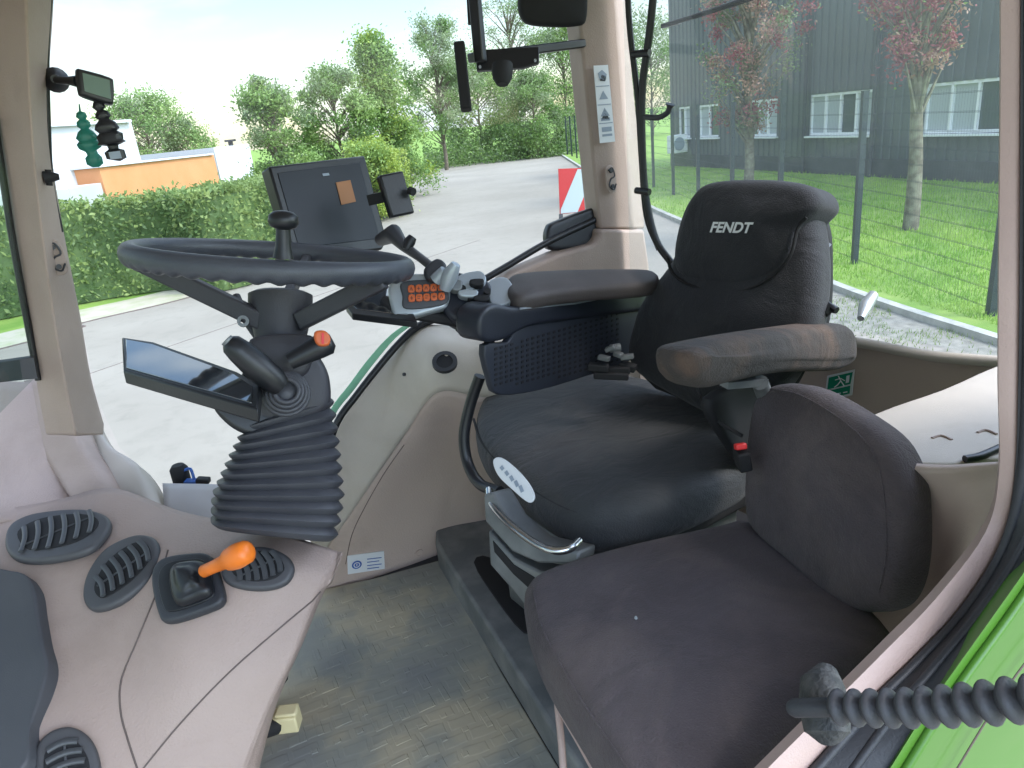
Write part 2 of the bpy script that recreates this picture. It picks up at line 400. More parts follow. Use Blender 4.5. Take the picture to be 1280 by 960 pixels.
KS = [(KERB[0][0] + kd.x * q, KERB[0][1] + kd.y * q) for q in (18, 15, 12, 9, 6, 4, 2, 1)] + [(p.x, p.y) for p in cr([(a, b, 0) for a, b in KERB], 6)]
LEFT = [(-40, 2.5), (-14, 9.6), gz(0, 437), gz(100, 405), gz(230, 374), gz(345, 338), gz(430, 262), gz(520, 213), gz(600, 203)]
road = [(p.x, p.y) for p in cr([(a, b, 0) for a, b in LEFT], 5)] + KS[::-1] + [(-40, -25)]
flat('road', road, .004, M['concrete'])
bm = bmesh.new()
for (a, b) in ((gz(105, 470), gz(600, 300)), (gz(560, 420), gz(700, 225)), (gz(640, 260), gz(560, 240))):
    pa, pb = Vector((*a, .0055)), Vector((*b, .0055)); bar(bm, pa, pb, .018, .003)
    finish_o = None
    break
o = finish('road_crack', bm, M['seam'], None, 0); o['kind'] = 'structure'
# pale dry verge between road joint and hedge
LV = [(p.x, p.y) for p in cr([(a, b, 0) for a, b in LEFT[:6]], 5)]
verge = LV + [(p[0] - .35, p[1] + 1.3) for p in LV[::-1]]
flat('verge', verge, .008, M['soil'])
bm = bmesh.new()
for i in range(len(LV) - 1): bar(bm, (*LV[i], .010), (*LV[i + 1], .010), .06, .012)
o = finish('road_joint', bm, M['seam'], None, 0); o['kind'] = 'structure'
# kerb (real step) and the rough strip beside it
def offs(pl, d):
    out = []
    for i, p in enumerate(pl):
        a = Vector(pl[max(i - 1, 0)]); b = Vector(pl[min(i + 1, len(pl) - 1)]); t = (b - a).normalized(); n = Vector((-t.y, t.x)); out.append((p[0] + n.x * d, p[1] + n.y * d))
    return out
bm = bmesh.new()
K0, K1 = offs(KS, -.06), offs(KS, .06)
for i in range(len(KS) - 1):
    a, b, c, d = K0[i], K0[i + 1], K1[i + 1], K1[i]
    prism(bm, [Vector((*a, .09)), Vector((*b, .09)), Vector((*c, .09)), Vector((*d, .09))], (0, 0, -.12))
o = finish('kerb', bm, M['kerbm'], None, 0, weld=.001); o['kind'] = 'structure'
side = 1 if (Vector(offs(KS, 1)[0]) - Vector((0, 0))).length < (Vector(KS[0])).length else -1
G1 = offs(KS[:22], .065 * side); G2 = offs(KS[:22], 1.15 * side)
flat('gravel_strip', G1 + G2[::-1], .012, M['gravel'])
lawnz = offs(KS, -.06 * side)
far = [(lawnz[-1][0] + 6, lawnz[-1][1] + 1), (60, 20), (40, -25), (lawnz[0][0], -25)]
o = flat('lawn', [(p[0], p[1]) for p in lawnz] + far, .075, M['lawn'])

# grass blades on the near lawn (nobody could count them)
bm = bmesh.new()
def blade(bm, x, y, z0, h, w, a):
    dx, dy = math.cos(a) * w, math.sin(a) * w; lx, ly = random.uniform(-.5, .5) * h, random.uniform(-.5, .5) * h
    v = [bm.verts.new((x - dx, y - dy, z0)), bm.verts.new((x + dx, y + dy, z0)), bm.verts.new((x + lx, y + ly, z0 + h))]; bm.faces.new(v)
n = 0
while n < 26000:
    px = random.uniform(800, 1290); py = random.uniform(205, 470)
    p = PZ(px, py, .075)
    # keep to the lawn side of the kerb
    best = min(range(len(lawnz)), key=lambda i: (lawnz[i][0] - p.x) ** 2 + (lawnz[i][1] - p.y) ** 2)
    i = min(best, len(lawnz) - 2); t = Vector((KS[i + 1][0] - KS[i][0], KS[i + 1][1] - KS[i][1])); q = Vector((p.x - KS[i][0], p.y - KS[i][1]))
    if (t.x * q.y - t.y * q.x) * side > -.05: 
        n += .2; continue
    n += 1; s = min(1.6, (p - CAM).length / 9)
    blade(bm, p.x, p.y, .073, random.uniform(.03, .075) * s, random.uniform(.004, .008) * s, random.uniform(0, 6.3))
o = finish('grass', bm, M['blade'], None, 0, recalc=False); tag(o, 'short bright green grass of the lawn beyond the kerb', None, kind='stuff')
bm = bmesh.new()
for _ in range(2600):
    i = random.randrange(0, 20); f = random.random(); w = random.random() ** 1.6
    a = Vector(G1[i]).lerp(Vector(G1[i + 1]), f); b = Vector(G2[i]).lerp(Vector(G2[i + 1]), f); p = a.lerp(b, w)
    if math.sin(p.x * 2.1) + math.sin(p.y * 3.3 + 1) < -.1: continue
    blade(bm, p.x, p.y, .012, random.uniform(.02, .06), .005, random.uniform(0, 6.3))
o = finish('weeds', bm, M['leafB'], None, 0, recalc=False); tag(o, 'weeds and moss growing along the rough kerb strip', None, kind='stuff')

# ---- foliage
def leaf(bm, p, s, mi):
    n = Vector((random.gauss(0, 1), random.gauss(0, 1), random.gauss(.5, 1))).normalized(); u, v, _ = frame(n, Vector((random.random(), random.random(), .3)))
    a = random.uniform(0, 6.3); c, d = math.cos(a), math.sin(a); u2 = u * c + v * d; v2 = v * c - u * d
    l, w = s * random.uniform(.7, 1.3), s * random.uniform(.35, .6)
    vs = [bm.verts.new(p - u2 * l * .5), bm.verts.new(p + v2 * w * .5), bm.verts.new(p + u2 * l * .5), bm.verts.new(p - v2 * w * .5)]
    f = bm.faces.new(vs); f.material_index = mi
def tree(name, base, h, cr_, label, mats, group=None, n=5000, ls=.14, dens=2.0, trunk_r=.1, crown_lo=.25, clumps=26, barkm='bark2', shape='round', lean=(0, 0), wts=(5, 3, 2), csz=.3):
    n = int(n * dens); ls = ls * .82; clumps = int(clumps * 1.5); csz = csz * .86
    t = thing(name, label, 'tree', (base[0], base[1], 0), group)
    bx, by = base; tb = bmesh.new(); z0 = h * crown_lo
    ax = lambda z: Vector((bx + lean[0] * z + .05 * math.sin(z * 1.7), by + lean[1] * z, z))
    top = h * .86
    tube(tb, [ax(top * k / 9) for k in range(10)], [trunk_r * (1.15 - k / 9 * .95) for k in range(10)], 9)
    cl = []
    for k in range(clumps):
        z = z0 + (h - z0) * (random.random() ** .85)
        f = (z - z0) / (h - z0)
        prof = math.sqrt(max(0, 1 - (f * 2 - .9) ** 2 * .8)) if shape == 'round' else (1 - f) ** .7 * .95 + .1 if shape == 'cone' else (.35 + .65 * math.sin(min(1, f * 1.1) * math.pi * .8))
        R = cr_ * max(.15, prof) * random.uniform(.35, 1.0); a = random.uniform(0, 6.28)
        c = ax(z) + Vector((math.cos(a) * R, math.sin(a) * R, 0)); cl.append((c, random.uniform(.6, 1.2) * cr_ * csz, random.choices(range(len(mats)), wts[:len(mats)])[0]))
        st = ax(max(z0 * .7, z - h * .18)); tube(tb, [st, st.lerp(c, .5) + Vector((0, 0, .05 * h * random.random())), c], [trunk_r * .35, trunk_r * .2, trunk_r * .07], 5)
    finish('trunk', tb, M[barkm], t, 50)
    cb = bmesh.new()
    for i in range(n):
        c, R, mi = cl[i % len(cl)]
        d = Vector((random.gauss(0, 1), random.gauss(0, 1), random.gauss(0, .8))) * R * .62
        if random.random() < .15: mi = random.randrange(len(mats))
        leaf(cb, c + d, ls, mi)
    finish('crown', cb, [M[k] for k in mats], t, 0, recalc=False)
    return t
def gp(x, d):  # ground point on image column x (about the horizon) at distance d
    r = ray(x, 217 - .105 * x); r.z = 0; r.normalize(); return (r.x * d, r.y * d)
# hedge
hb = [gz(20, 398), gz(80, 390), gz(240, 360)]
hd = [Vector((-16, 12.2)), Vector((*hb[1],)) + Vector((0, .4)), Vector(gp(240, 14.8)), Vector(gp(345, 16.6)), Vector(gp(420, 21)), Vector(gp(505, 29))]
HP = [Vector((p.x, p.y)) for p in cr([(a.x, a.y, 0) for a in hd], 8)]
t = thing('hedge', 'long clipped green hedge along the far side of the pale road', 'hedge', (HP[8].x, HP[8].y, 0))
core = bmesh.new(); L = bmesh.new()
for i in range(len(HP) - 1):
    a, b = HP[i], HP[i + 1]; d = (b - a).normalized(); n = Vector((-d.y, d.x))
    cnt = int((b - a).length * 1500) if i > 4 else int((b - a).length * 500)
    for _ in range(cnt):
        p = a.lerp(b, random.random()); q = random.random()
        bump = .10 * math.sin(p.x * 2.3) * math.cos(p.y * 1.9)
        if q < .62: w, z = random.gauss(.08, .07) + bump * .6, random.uniform(.05, 1.93)
        else: w, z = random.uniform(0, 1.1), random.gauss(1.86, .06) + bump * .4
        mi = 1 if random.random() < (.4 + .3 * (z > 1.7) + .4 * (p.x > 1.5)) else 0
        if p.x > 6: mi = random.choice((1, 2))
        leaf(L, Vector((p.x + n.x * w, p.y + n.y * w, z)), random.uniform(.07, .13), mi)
A1 = offs([(q.x, q.y) for q in HP], .12); A2 = offs([(q.x, q.y) for q in HP], 1.0)
for z in (.05, 1.80): pass
vsx = [[core.verts.new((*p_, z)) for p_, z in ((a_, .02), (a_, 1.76), (b_, 1.76), (b_, .02))] for a_, b_ in zip(A1, A2)]
for i in range(len(vsx) - 1):
    for k in range(4): core.faces.new((vsx[i][k], vsx[i][(k + 1) % 4], vsx[i + 1][(k + 1) % 4], vsx[i + 1][k]))
core.faces.new(vsx[0]); core.faces.new(vsx[-1][::-1])
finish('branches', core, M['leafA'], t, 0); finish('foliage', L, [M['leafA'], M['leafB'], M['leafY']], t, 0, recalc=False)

tree('broadleaf_tree', gp(345, 27), 4.6, 1.35, 'small bushy tree with grey green leaves, left end of the row behind the hedge', ['leafC', 'leafG', 'leafD'], 'trees behind the hedge', n=7000, ls=.16, clumps=34)
tree('broadleaf_tree', gp(425, 30), 4.9, 1.5, 'mid green tree behind the hedge between the bushy tree and the tall pointed tree', ['leafC', 'leafD', 'leafG'], 'trees behind the hedge', n=7000, ls=.16, clumps=34)
tree('broadleaf_tree', gp(482, 32), 6.1, 1.9, 'tall bright green pointed tree behind the hedge, above the terminal screen', ['leafC', 'leafD', 'leafY'], 'trees behind the hedge', n=11000, ls=.17, clumps=46, shape='cone', crown_lo=.1, wts=(4, 4, 1))
bsh = tree('yellow_bush', gp(455, 24), 2.3, 1.3, 'low yellow green bush at the end of the hedge beside the road', ['leafY', 'leafD'], None, n=6000, ls=.12, clumps=24, crown_lo=.05, trunk_r=.04); bsh['category'] = 'bush'
tree('broadleaf_tree', gp(552, 48), 8.6, 2.4, 'airy grey green tree across the road, leftmost of the far belt', ['leafG', 'leafC'], 'trees beyond the end of the road', n=6500, ls=.2, clumps=40, trunk_r=.12, csz=.26)
tree('broadleaf_tree', gp(600, 56), 7.2, 3.2, 'wide mid green tree in the far belt beneath the bracket knob', ['leafC', 'leafG', 'leafD'], 'trees beyond the end of the road', n=9000, ls=.24, clumps=44, crown_lo=.05)
tree('broadleaf_tree', gp(645, 60), 11.5, 3.2, 'tallest far tree with thin bare looking branches and sparse leaves', ['leafG', 'leafC'], 'trees beyond the end of the road', n=3800, ls=.2, clumps=60, trunk_r=.16, csz=.22)
tree('broadleaf_tree', gp(668, 52), 5.2, 2.6, 'dense dark green tree low at the bend of the road', ['leafC', 'leafC', 'leafG'], 'trees beyond the end of the road', n=9000, ls=.2, clumps=40, crown_lo=.02)
tree('broadleaf_tree', gp(708, 58), 9.5, 3.0, 'loose grey green tree just left of the rear cab pillar', ['leafG', 'leafC', 'leafD'], 'trees beyond the end of the road', n=6000, ls=.22, clumps=46)
tree('broadleaf_tree', gp(745, 66), 8.0, 3.6, 'round green tree half hidden behind the rear cab pillar', ['leafC', 'leafG'], 'trees beyond the end of the road', n=6000, ls=.26, clumps=40, crown_lo=.08)
tree('broadleaf_tree', gp(815, 70), 10.0, 4.0, 'hazy far tree seen through the gap beside the window hinge', ['leafG', 'leafC'], 'trees beyond the end of the road', n=6000, ls=.26, clumps=40, crown_lo=.08)
tree('broadleaf_tree', gp(190, 46), 5.6, 2.6, 'round bright green tree behind the orange building', ['leafC', 'leafD', 'leafG'], None, n=9000, ls=.2, clumps=44, crown_lo=.1)
tree('broadleaf_tree', gp(238, 47), 3.9, 2.2, 'lower dark green tree sloping down beside the grey shed', ['leafC', 'leafD'], None, n=6000, ls=.2, clumps=30, crown_lo=.1)
# undergrowth belt at the bend (one mass)
bm = bmesh.new()
for _ in range(16000):
    x = random.uniform(525, 735); d = random.uniform(50, 60)
    p = gp(x, d); z = abs(random.gauss(0, .9)) * (1 + .4 * math.sin(x * .09)); leaf(bm, Vector((p[0], p[1], min(z, 3))), .2, random.choice((0, 0, 1)))
o = finish('undergrowth', bm, [M['leafC'], M['leafG']], None, 0, recalc=False); tag(o, 'dense dark undergrowth along the far bend of the road', None, kind='stuff')
# red leaved trees on the lawn
def lawn_tree(px, py, h, R, label, mats, wts, n, **k):
    p = PZ(px, py, .075); return tree('red_leaf_tree', (p.x, p.y), h, R, label, mats, 'red leaved trees on the lawn', n=n, barkm='bark', wts=wts, **k)
lt = lawn_tree(1138, 287, 6.6, 1.15, 'red leaved tree with mottled leaning trunk on the near lawn', ['leafR', 'leafP', 'leafD'], (6, 3, .6), 5200, ls=.10, trunk_r=.118, crown_lo=.40, clumps=62, lean=(-.05, .0), csz=.20, shape='tall')
lawn_tree(935, 236, 7.6, 1.6, 'pinkish brown tree in front of the dark hall, further along the lawn', ['leafP', 'leafG', 'leafR'], (5, 4, 2), 6500, ls=.12, trunk_r=.13, crown_lo=.22, clumps=70, csz=.20, shape='tall')

# ---- low buildings on the left
def wallblock(bm, a, b, depth, z0, z1, mi=0):
    a, b = Vector(a), Vector(b); d = (b - a).normalized(); n = Vector((-d.y, d.x))
    if n.dot(a) < 0: n = -n
    prism(bm, [Vector((*a, z0)), Vector((*b, z0)), Vector((*(b + n * depth), z0)), Vector((*(a + n * depth), z0))], (0, 0, z1 - z0), mi)
t = thing('low_building', 'long low building with an orange upper band behind the hedge', 'building', (*gp(190, 33), 0))
a, b = gp(122, 31.5), gp(266, 38); bm = bmesh.new(); wallblock(bm, a, b, 8, .0, 1.1); finish('base_wall', bm, M['wallwhite'], t, 0)
a2 = Vector(a) * .995; b2 = Vector(b) * .995; bm = bmesh.new(); wallblock(bm, a2, b2, 8.1, 1.12, 2.42); finish('orange_band', bm, M['wallorange'], t, 0)
bm = bmesh.new(); wallblock(bm, Vector(a) * .99, Vector(b) * .99, 8.3, 2.43, 2.5); finish('roof_edge', bm, M['shed'], t, 0)
t = thing('white_building', 'plain white block building left of the orange building', 'building', (*gp(110, 36), 0))
bm = bmesh.new(); wallblock(bm, gp(-80, 30), gp(176, 33.5), 10, 0, 3.95); finish('wall', bm, M['wallwhite'], t, 0)
bm = bmesh.new(); wallblock(bm, Vector(gp(-80, 30)) * .993, Vector(gp(177, 33.5)) * .993, 10.3, 3.95, 4.05); finish('roof', bm, M['shed'], t, 0)
bm = bmesh.new(); wallblock(bm, Vector(gp(78, 28)), gp(119, 31), 2.5, 0, 1.9); finish('annex', bm, M['wallwhite'], t, 0)
t = thing('grey_shed', 'small pale grey shed at the right end of the orange building', 'building', (*gp(288, 40), 0))
bm = bmesh.new(); wallblock(bm, gp(268, 39), gp(312, 41), 5, 0, 2.75); finish('wall', bm, M['shed'], t, 0)
bm = bmesh.new(); p = gp(290, 41); tube(bm, [(p[0], p[1], 2.7), (p[0], p[1], 2.95)], .12, 8); box(bm, (p[0], p[1], 3.0), .5, .5, .1); finish('roof_vent', bm, M['inkm'], t, 0)

# ---- dark corrugated hall on the right
B0 = Vector(gz(1235, 233)); B1 = Vector(gz(1036, 221)); bd = (B0 - B1).normalized(); bn = Vector((-bd.y, bd.x))
if bn.dot(B0) < 0: bn = -bn
def hallpt(px):  # parameter along wall for image column px (at the horizon)
    r = ray(px, 217 - .105 * px); d2 = Vector((r.x, r.y)); A = B1
    den = d2.x * bd.y - d2.y * bd.x; s = (A.x * bd.y - A.y * bd.x) / den; q = d2 * s - A; return q.dot(bd)
HW = 7.4; s1 = 14.0; s0 = hallpt(838)
t = thing('industrial_hall', 'long dark grey corrugated hall with white framed windows behind the lawn', 'building', (B1.x, B1.y, 0))
wins = []
for (xa, xb, n) in ((1160, 1262, 3), (1014, 1092, 4), (936, 972, 3), (874, 898, 2), (848, 862, 2)):
    wins.append((hallpt(xa), hallpt(xb), n))
wins.append((wins[0][1] + 2.5, wins[0][1] + 5.2, 3))
zs, zt = 1.20, 2.38
bm = bmesh.new()
def P3(s, o, z): q = B1 + bd * s + bn * o; return Vector((q.x, q.y, z))
# corrugated skin, with openings
edges = sorted([w[0] for w in wins] + [w[1] for w in wins])
pitch = .30
def inwin(s):
    for a, b, n in wins:
        if a - .01 < s < b + .01: return True
    return False
s = s0; xs = []
while s < s1: xs += [s, s + pitch * .55, s + pitch * .65, s + pitch * .9]; s += pitch
xs += edges; xs = sorted(xs)
def off(s):
    f = ((s - s0) / pitch) % 1
    return 0 if f < .55 else .035 * (f - .55) / .1 if f < .65 else .035 if f < .9 else .035 * (1 - (f - .9) / .1)
for i in range(len(xs) - 1):
    a, b = xs[i], xs[i + 1]
    if b - a < 1e-4: continue
    for (z0, z1) in (((.55, zs), (zt, HW)) if inwin((a + b) / 2) else ((.55, HW),)):
        bm.faces.new([bm.verts.new(v) for v in (P3(a, off(a), z0), P3(b, off(b), z0), P3(b, off(b), z1), P3(a, off(a), z1))])
finish('wall', bm, M['clad'], t, 0, weld=.0005)
bm = bmesh.new()
prism(bm, [P3(s0, .16, 0), P3(s1, .16, 0), P3(s1, 14, 0), P3(s0, 14, 0)], (0, 0, HW - .3)); 
finish('core_wall', bm, M['plinth'], t, 0)
bm = bmesh.new(); prism(bm, [P3(s0 - .05, -.03, 0), P3(s1, -.03, 0), P3(s1, .1, 0), P3(s0 - .05, .1, 0)], (0, 0, .56)); finish('plinth', bm, M['plinth'], t, 0)
bm = bmesh.new(); prism(bm, [P3(s0 - .1, -.08, HW), P3(s1, -.08, HW), P3(s1, 14.1, HW), P3(s0 - .1, 14.1, HW)], (0, 0, .22)); finish('roof', bm, M['clad'], t, 0)
for sx in (hallpt(1098), hallpt(1010)):
    bm = bmesh.new(); q = P3(sx, -.1, 0); tube(bm, [q, q + Vector((0, 0, HW))], .055, 8); finish('downpipe', bm, M['plinth'], t, 40)
for (a, b, n) in wins:
    fr = bmesh.new()
    for (u0, u1, z0, z1) in [(a, b, zs - .0, zs + .07), (a, b, zt - .07, zt)] + [(a + (b - a) * k / n - .035, a + (b - a) * k / n + .035, zs, zt) for k in range(n + 1)]:
        prism(fr, [P3(u0, .03, z0), P3(u1, .03, z0), P3(u1, .12, z0), P3(u0, .12, z0)], (0, 0, z1 - z0))
    w = finish('window', fr, M['frame'], t, 0)
    sb = bmesh.new(); prism(sb, [P3(a - .1, -.12, zs - .06), P3(b + .1, -.12, zs - .06), P3(b + .1, .1, zs - .06), P3(a - .1, .1, zs - .06)], (0, 0, .05)); finish('sill', sb, M['frame'], w, 0)
    pb = bmesh.new()
    for k in range(n):
        u0 = a + (b - a) * k / n + .035; u1 = a + (b - a) * (k + 1) / n - .035
        mi = 1 if (k * 7 + int(a * 3)) % 3 else 0
        pb.faces.new([pb.verts.new(v) for v in (P3(u0, .10, zs + .07), P3(u1, .10, zs + .07), P3(u1, .10, zt - .07), P3(u0, .10, zt - .07))]).material_index = mi
    finish('pane', pb, [M['pane'], M['glassint']], w, 0)
q = P3(hallpt(857), -.4, 1.0)
t = thing('outdoor_unit', 'small white box unit mounted low on the far end of the hall', 'unit', q); bm = bmesh.new(); box(bm, q, .8, .35, .7); o = bev(finish('casing', bm, M['frame'], t, 0), .03)
bm = bmesh.new(); tube(bm, [q + Vector((-.05, -.17, 0)), q + Vector((-.05, -.2, 0))], .26, 16); finish('fan_grille', bm, M['greyprint'], t, 40)

# ---- mesh fence
F0 = Vector(gz(1237, 403)); F1 = Vector(gz(1074, 338)); fd = (F1 - F0); 
fl = fd.length; fdn = fd.normalized(); F2 = Vector(gz(842, 247))
fdn = (F2 - F0).normalized()
def fpar(px): 
    r = ray(px, 250); d2 = Vector((r.x, r.y)); den = d2.x * fdn.y - d2.y * fdn.x; s = (F0.x * fdn.y - F0.y * fdn.x) / den; return (d2 * s - F0).dot(fdn)
t = thing('mesh_fence', 'dark green wire mesh fence with square posts along the kerb', 'fence', (F0.x, F0.y, 0))
ps = [-2 * fl, -fl, 0] + [fpar(x) for x in (1073, 975, 915, 873, 842)]
st = (ps[-1] - ps[-2])
st = max(st, 2.5)
while ps[-1] < 40: ps.append(ps[-1] + st)
for s in ps:
    q = F0 + fdn * s; bm = bmesh.new(); box(bm, (q.x, q.y, 1.22), .078, .078, 2.44, Matrix.Rotation(math.atan2(fdn.y, fdn.x), 3, 'Z'))
    box(bm, (q.x, q.y, 2.45), .084, .084, .02, Matrix.Rotation(math.atan2(fdn.y, fdn.x), 3, 'Z')); finish('post', bm, M['darkgreen'], t, 0)
bm = bmesh.new()
def thin(bm, a, b, r):
    d = (b - a).normalized(); u = d.cross(Vector((0, 0, 1)) if abs(d.z) < .9 else Vector((1, 0, 0))).normalized(); v = d.cross(u)
    A = [bm.verts.new(a + u * r * c + v * r * s) for c, s in ((1, 0), (-.5, .87), (-.5, -.87))]; B = [bm.verts.new(b + u * r * c + v * r * s) for c, s in ((1, 0), (-.5, .87), (-.5, -.87))]
    for k in range(3): bm.faces.new((A[k], A[(k + 1) % 3], B[(k + 1) % 3], B[k]))
s = ps[0]
a, b = F0 + fdn * ps[0], F0 + fdn * ps[-1]
z = .15
while z < 2.4: thin(bm, Vector((a.x, a.y, z)), Vector((b.x, b.y, z)), .0026); thin(bm, Vector((a.x, a.y, z + .012)), Vector((b.x, b.y, z + .012)), .002); z += .2
while s < ps[-1]:
    q = F0 + fdn * s; thin(bm, Vector((q.x, q.y, .1)), Vector((q.x, q.y, 2.4)), .0009); s += .05 if s < 9 else .1
finish('wire_mesh', bm, M['darkgreen'], t, 0)
#@@CAB
# ================================================================== THE CAB
def V(*a): return Vector(a)
def pxw(w, t): return w / FPX * t
cab = thing('tractor_cab', 'beige trimmed tractor cab shell with pillars, floor, glass and green outer body', 'tractor cab', (0.5, 0.9, 1.5))
NR = V(-.962, -.273, 0); PR = V(1.02, 1.5, 2)                       # rear wall plane
def rear(x, y, o=0): return PP(x, y, PR + NR * o, NR)
# -- floor slab, mat, platform
bm = bmesh.new(); prism(bm, [V(-.75, .30, 1.49), V(1.3, .30, 1.49), V(1.3, 1.68, 1.49), V(-.75, 1.68, 1.49)], (0, 0, -.08)); finish('floor', bm, M['rubber'], cab, 0)
bm = bmesh.new(); mo = [PZ(x, y, 1.503) for x, y in ((396, 738), (470, 722), (549, 700), (575, 745), (626, 838), (700, 962), (740, 1050), (250, 1080), (300, 975), (350, 860))]
prism(bm, mo, (0, 0, -.012)); mt = bev(finish('floor_mat', bm, M['mat'], cab, 0), .003)
# raised worn ribs moulded in the mat
bm = bmesh.new(); random.seed(3)
for i in range(11):
    for j in range(15):
        X, Y = .0 + i * .043 + (.02 if j % 2 else 0), .80 + j * .052
        if random.random() < .22: continue
        p = V(X, Y, 1.5036); v = p - CAM; dd = v.dot(CF); qx, qy = 640 + FPX * v.dot(CR) / dd, 480 - FPX * v.dot(CU) / dd
        if qx > 552 + (qy - 712) * .58 - 22 or qx < 396 - (qy - 738) * .36 + 20 or qy < 752 - (qx - 400) * .2: continue
        l = random.choice((.018, .03, .034)); box(bm, p, l if random.random() < .5 else .012, .012 if random.random() < .5 else .04, .0016)
ob = bev(finish('tread_pattern', bm, M['mat'], mt, 0), .0015, 1); ob['kind'] = 'stuff'
# platform with riser
pl = [PZ(x, y, 1.5) for x, y in ((549, 708), (570, 745), (626, 838), (700, 962))]
pl = [V(p.x, p.y, 1.575) for p in pl] + [V(.40, .34, 1.575), V(1.15, .34, 1.575), V(1.15, 1.64, 1.575), V(.50, 1.64, 1.575)]
bm = bmesh.new(); prism(bm, pl, (0, 0, -.08)); bev(finish('seat_platform', bm, mat('worn_grey_platform', (.13, .14, .145), .55, (.23, .235, .23), 14, .4, 300, lo=.4, hi=.7), cab, 35), .008, 3)
o = px_pad('platform_recess', [(592, 702), (612, 696), (640, 730), (672, 775), (655, 790), (618, 745)], V(.5, 1.2, 1.579), V(0, 0, 1), .006, .002, M['dblack'], cab, inner=2, sub=3)

# -- right side panel (rising from the floor to the window line)
rows = [[PY(380, 590, 1.60), PY(425, 527, 1.57), PY(470, 466, 1.56), PY(522, 411, 1.55), PY(572, 408, 1.52), PY(640, 408, 1.50), PY(800, 395, 1.52)],
        [PY(385, 660, 1.585), PY(432, 575, 1.56), PY(488, 500, 1.52), PY(535, 440, 1.44), PY(590, 436, 1.40), PY(650, 440, 1.38), PY(800, 440, 1.42)],
        [PY(395, 705, 1.60), PY(440, 640, 1.56), PY(505, 545, 1.50), PY(545, 492, 1.40), PY(600, 496, 1.36), PY(660, 500, 1.34), PY(800, 500, 1.40)],
        [PY(400, 735, 1.61), PY(452, 700, 1.595), PY(520, 620, 1.56), PY(560, 560, 1.50), PY(605, 570, 1.46), PY(670, 580, 1.42), PY(800, 580, 1.45)],
        [PY(402, 775, 1.62), PY(458, 765, 1.61), PY(520, 730, 1.61), PY(560, 700, 1.61), PY(610, 690, 1.60), PY(680, 680, 1.6), PY(800, 670, 1.6)]]
_G = grid(rows, 8, 8)
def sheet_from(name, G, material, parent, thick):
    bm = bmesh.new(); sheet(bm, G); bm.normal_update()
    if sum((f.normal.dot(CAM - f.calc_center_median()) for f in bm.faces)) < 0: bmesh.ops.reverse_faces(bm, faces=bm.faces[:])
    bm.normal_update(); bv = BVHTree.FromBMesh(bm); o = finish(name, bm, material, parent, 60, None, recalc=False)
    sm = o.modifiers.new('thick', 'SOLIDIFY'); sm.thickness = thick; sm.offset = -1
    return o, bv
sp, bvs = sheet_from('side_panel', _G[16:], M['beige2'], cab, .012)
cp, bvc = sheet_from('window_ledge', [[p + V(0, -.0015, .001) for p in r] for r in _G[:17]], M['cream'], cab, .012)  # paler than the panel below: brighter light on the hump put in the colour
bm = bmesh.new(); seam_on(bm, bvs, [(505, 556), (480, 592), (457, 632), (440, 668), (432, 705)], .0010)
finish('panel_joint', bm, M['seam'], sp, 60)
c0, n0 = hit(bvc, 556, 453); n0 = (n0 + V(0, -.3, .9)).normalized()
bm = bmesh.new(); u, v, n_ = frame(n0)
def disc(bm, c, n, r0, r1, z0, z1, seg=24, mi=0, sq=1):
    u, v, n = frame(n); A = []
    for (r, z) in ((r0, z0), (r1, z0), (r1, z1), (r0, z1)):
        A.append([bm.verts.new(c + u * math.cos(2 * math.pi * k / seg) * r + v * math.sin(2 * math.pi * k / seg) * r * sq + n * z) for k in range(seg)])
    for i in range(4):
        for k in range(seg):
            f = bm.faces.new((A[i][k], A[i][(k + 1) % seg], A[(i + 1) % 4][(k + 1) % seg], A[(i + 1) % 4][k])); f.material_index = mi
def cyl(bm, c, n, r, z0, z1, seg=24, r2=None, mi=0):
    u, v, n = frame(n); r2 = r if r2 is None else r2
    A = [bm.verts.new(c + u * math.cos(2 * math.pi * k / seg) * r + v * math.sin(2 * math.pi * k / seg) * r + n * z0) for k in range(seg)]
    B = [bm.verts.new(c + u * math.cos(2 * math.pi * k / seg) * r2 + v * math.sin(2 * math.pi * k / seg) * r2 + n * z1) for k in range(seg)]
    for k in range(seg): f = bm.faces.new((A[k], A[(k + 1) % seg], B[(k + 1) % seg], B[k])); f.material_index = mi
    f = bm.faces.new(A[::-1]); f.material_index = mi; f = bm.faces.new(B); f.material_index = mi
disc(bm, c0, n0, .018, .027, -.004, .005); ch = finish('cup_ring', bm, M['rubber'], cp, 40)
bm = bmesh.new(); cyl(bm, c0, n0, .0188, -.006, .0032); finish('cup_well', bm, M['dblack'], ch, 40)
for q in ((506, 468),):
    p, nn = hit(bvc, *q); bm = bmesh.new(); cyl(bm, p, nn, .004, 0, .004, 10); cyl(bm, p + V(.008, 0, -.004), nn, .003, 0, .003, 10); finish('screw', bm, M['rubber'], cp, 40)
p, nn = hit(bvs, 524, 691); bm = bmesh.new(); disc(bm, p, nn, .007, .011, 0, .003, 16); cyl(bm, p, nn, .007, 0, .0015, 16); finish('cover_plug', bm, M['beige2'], sp, 40)
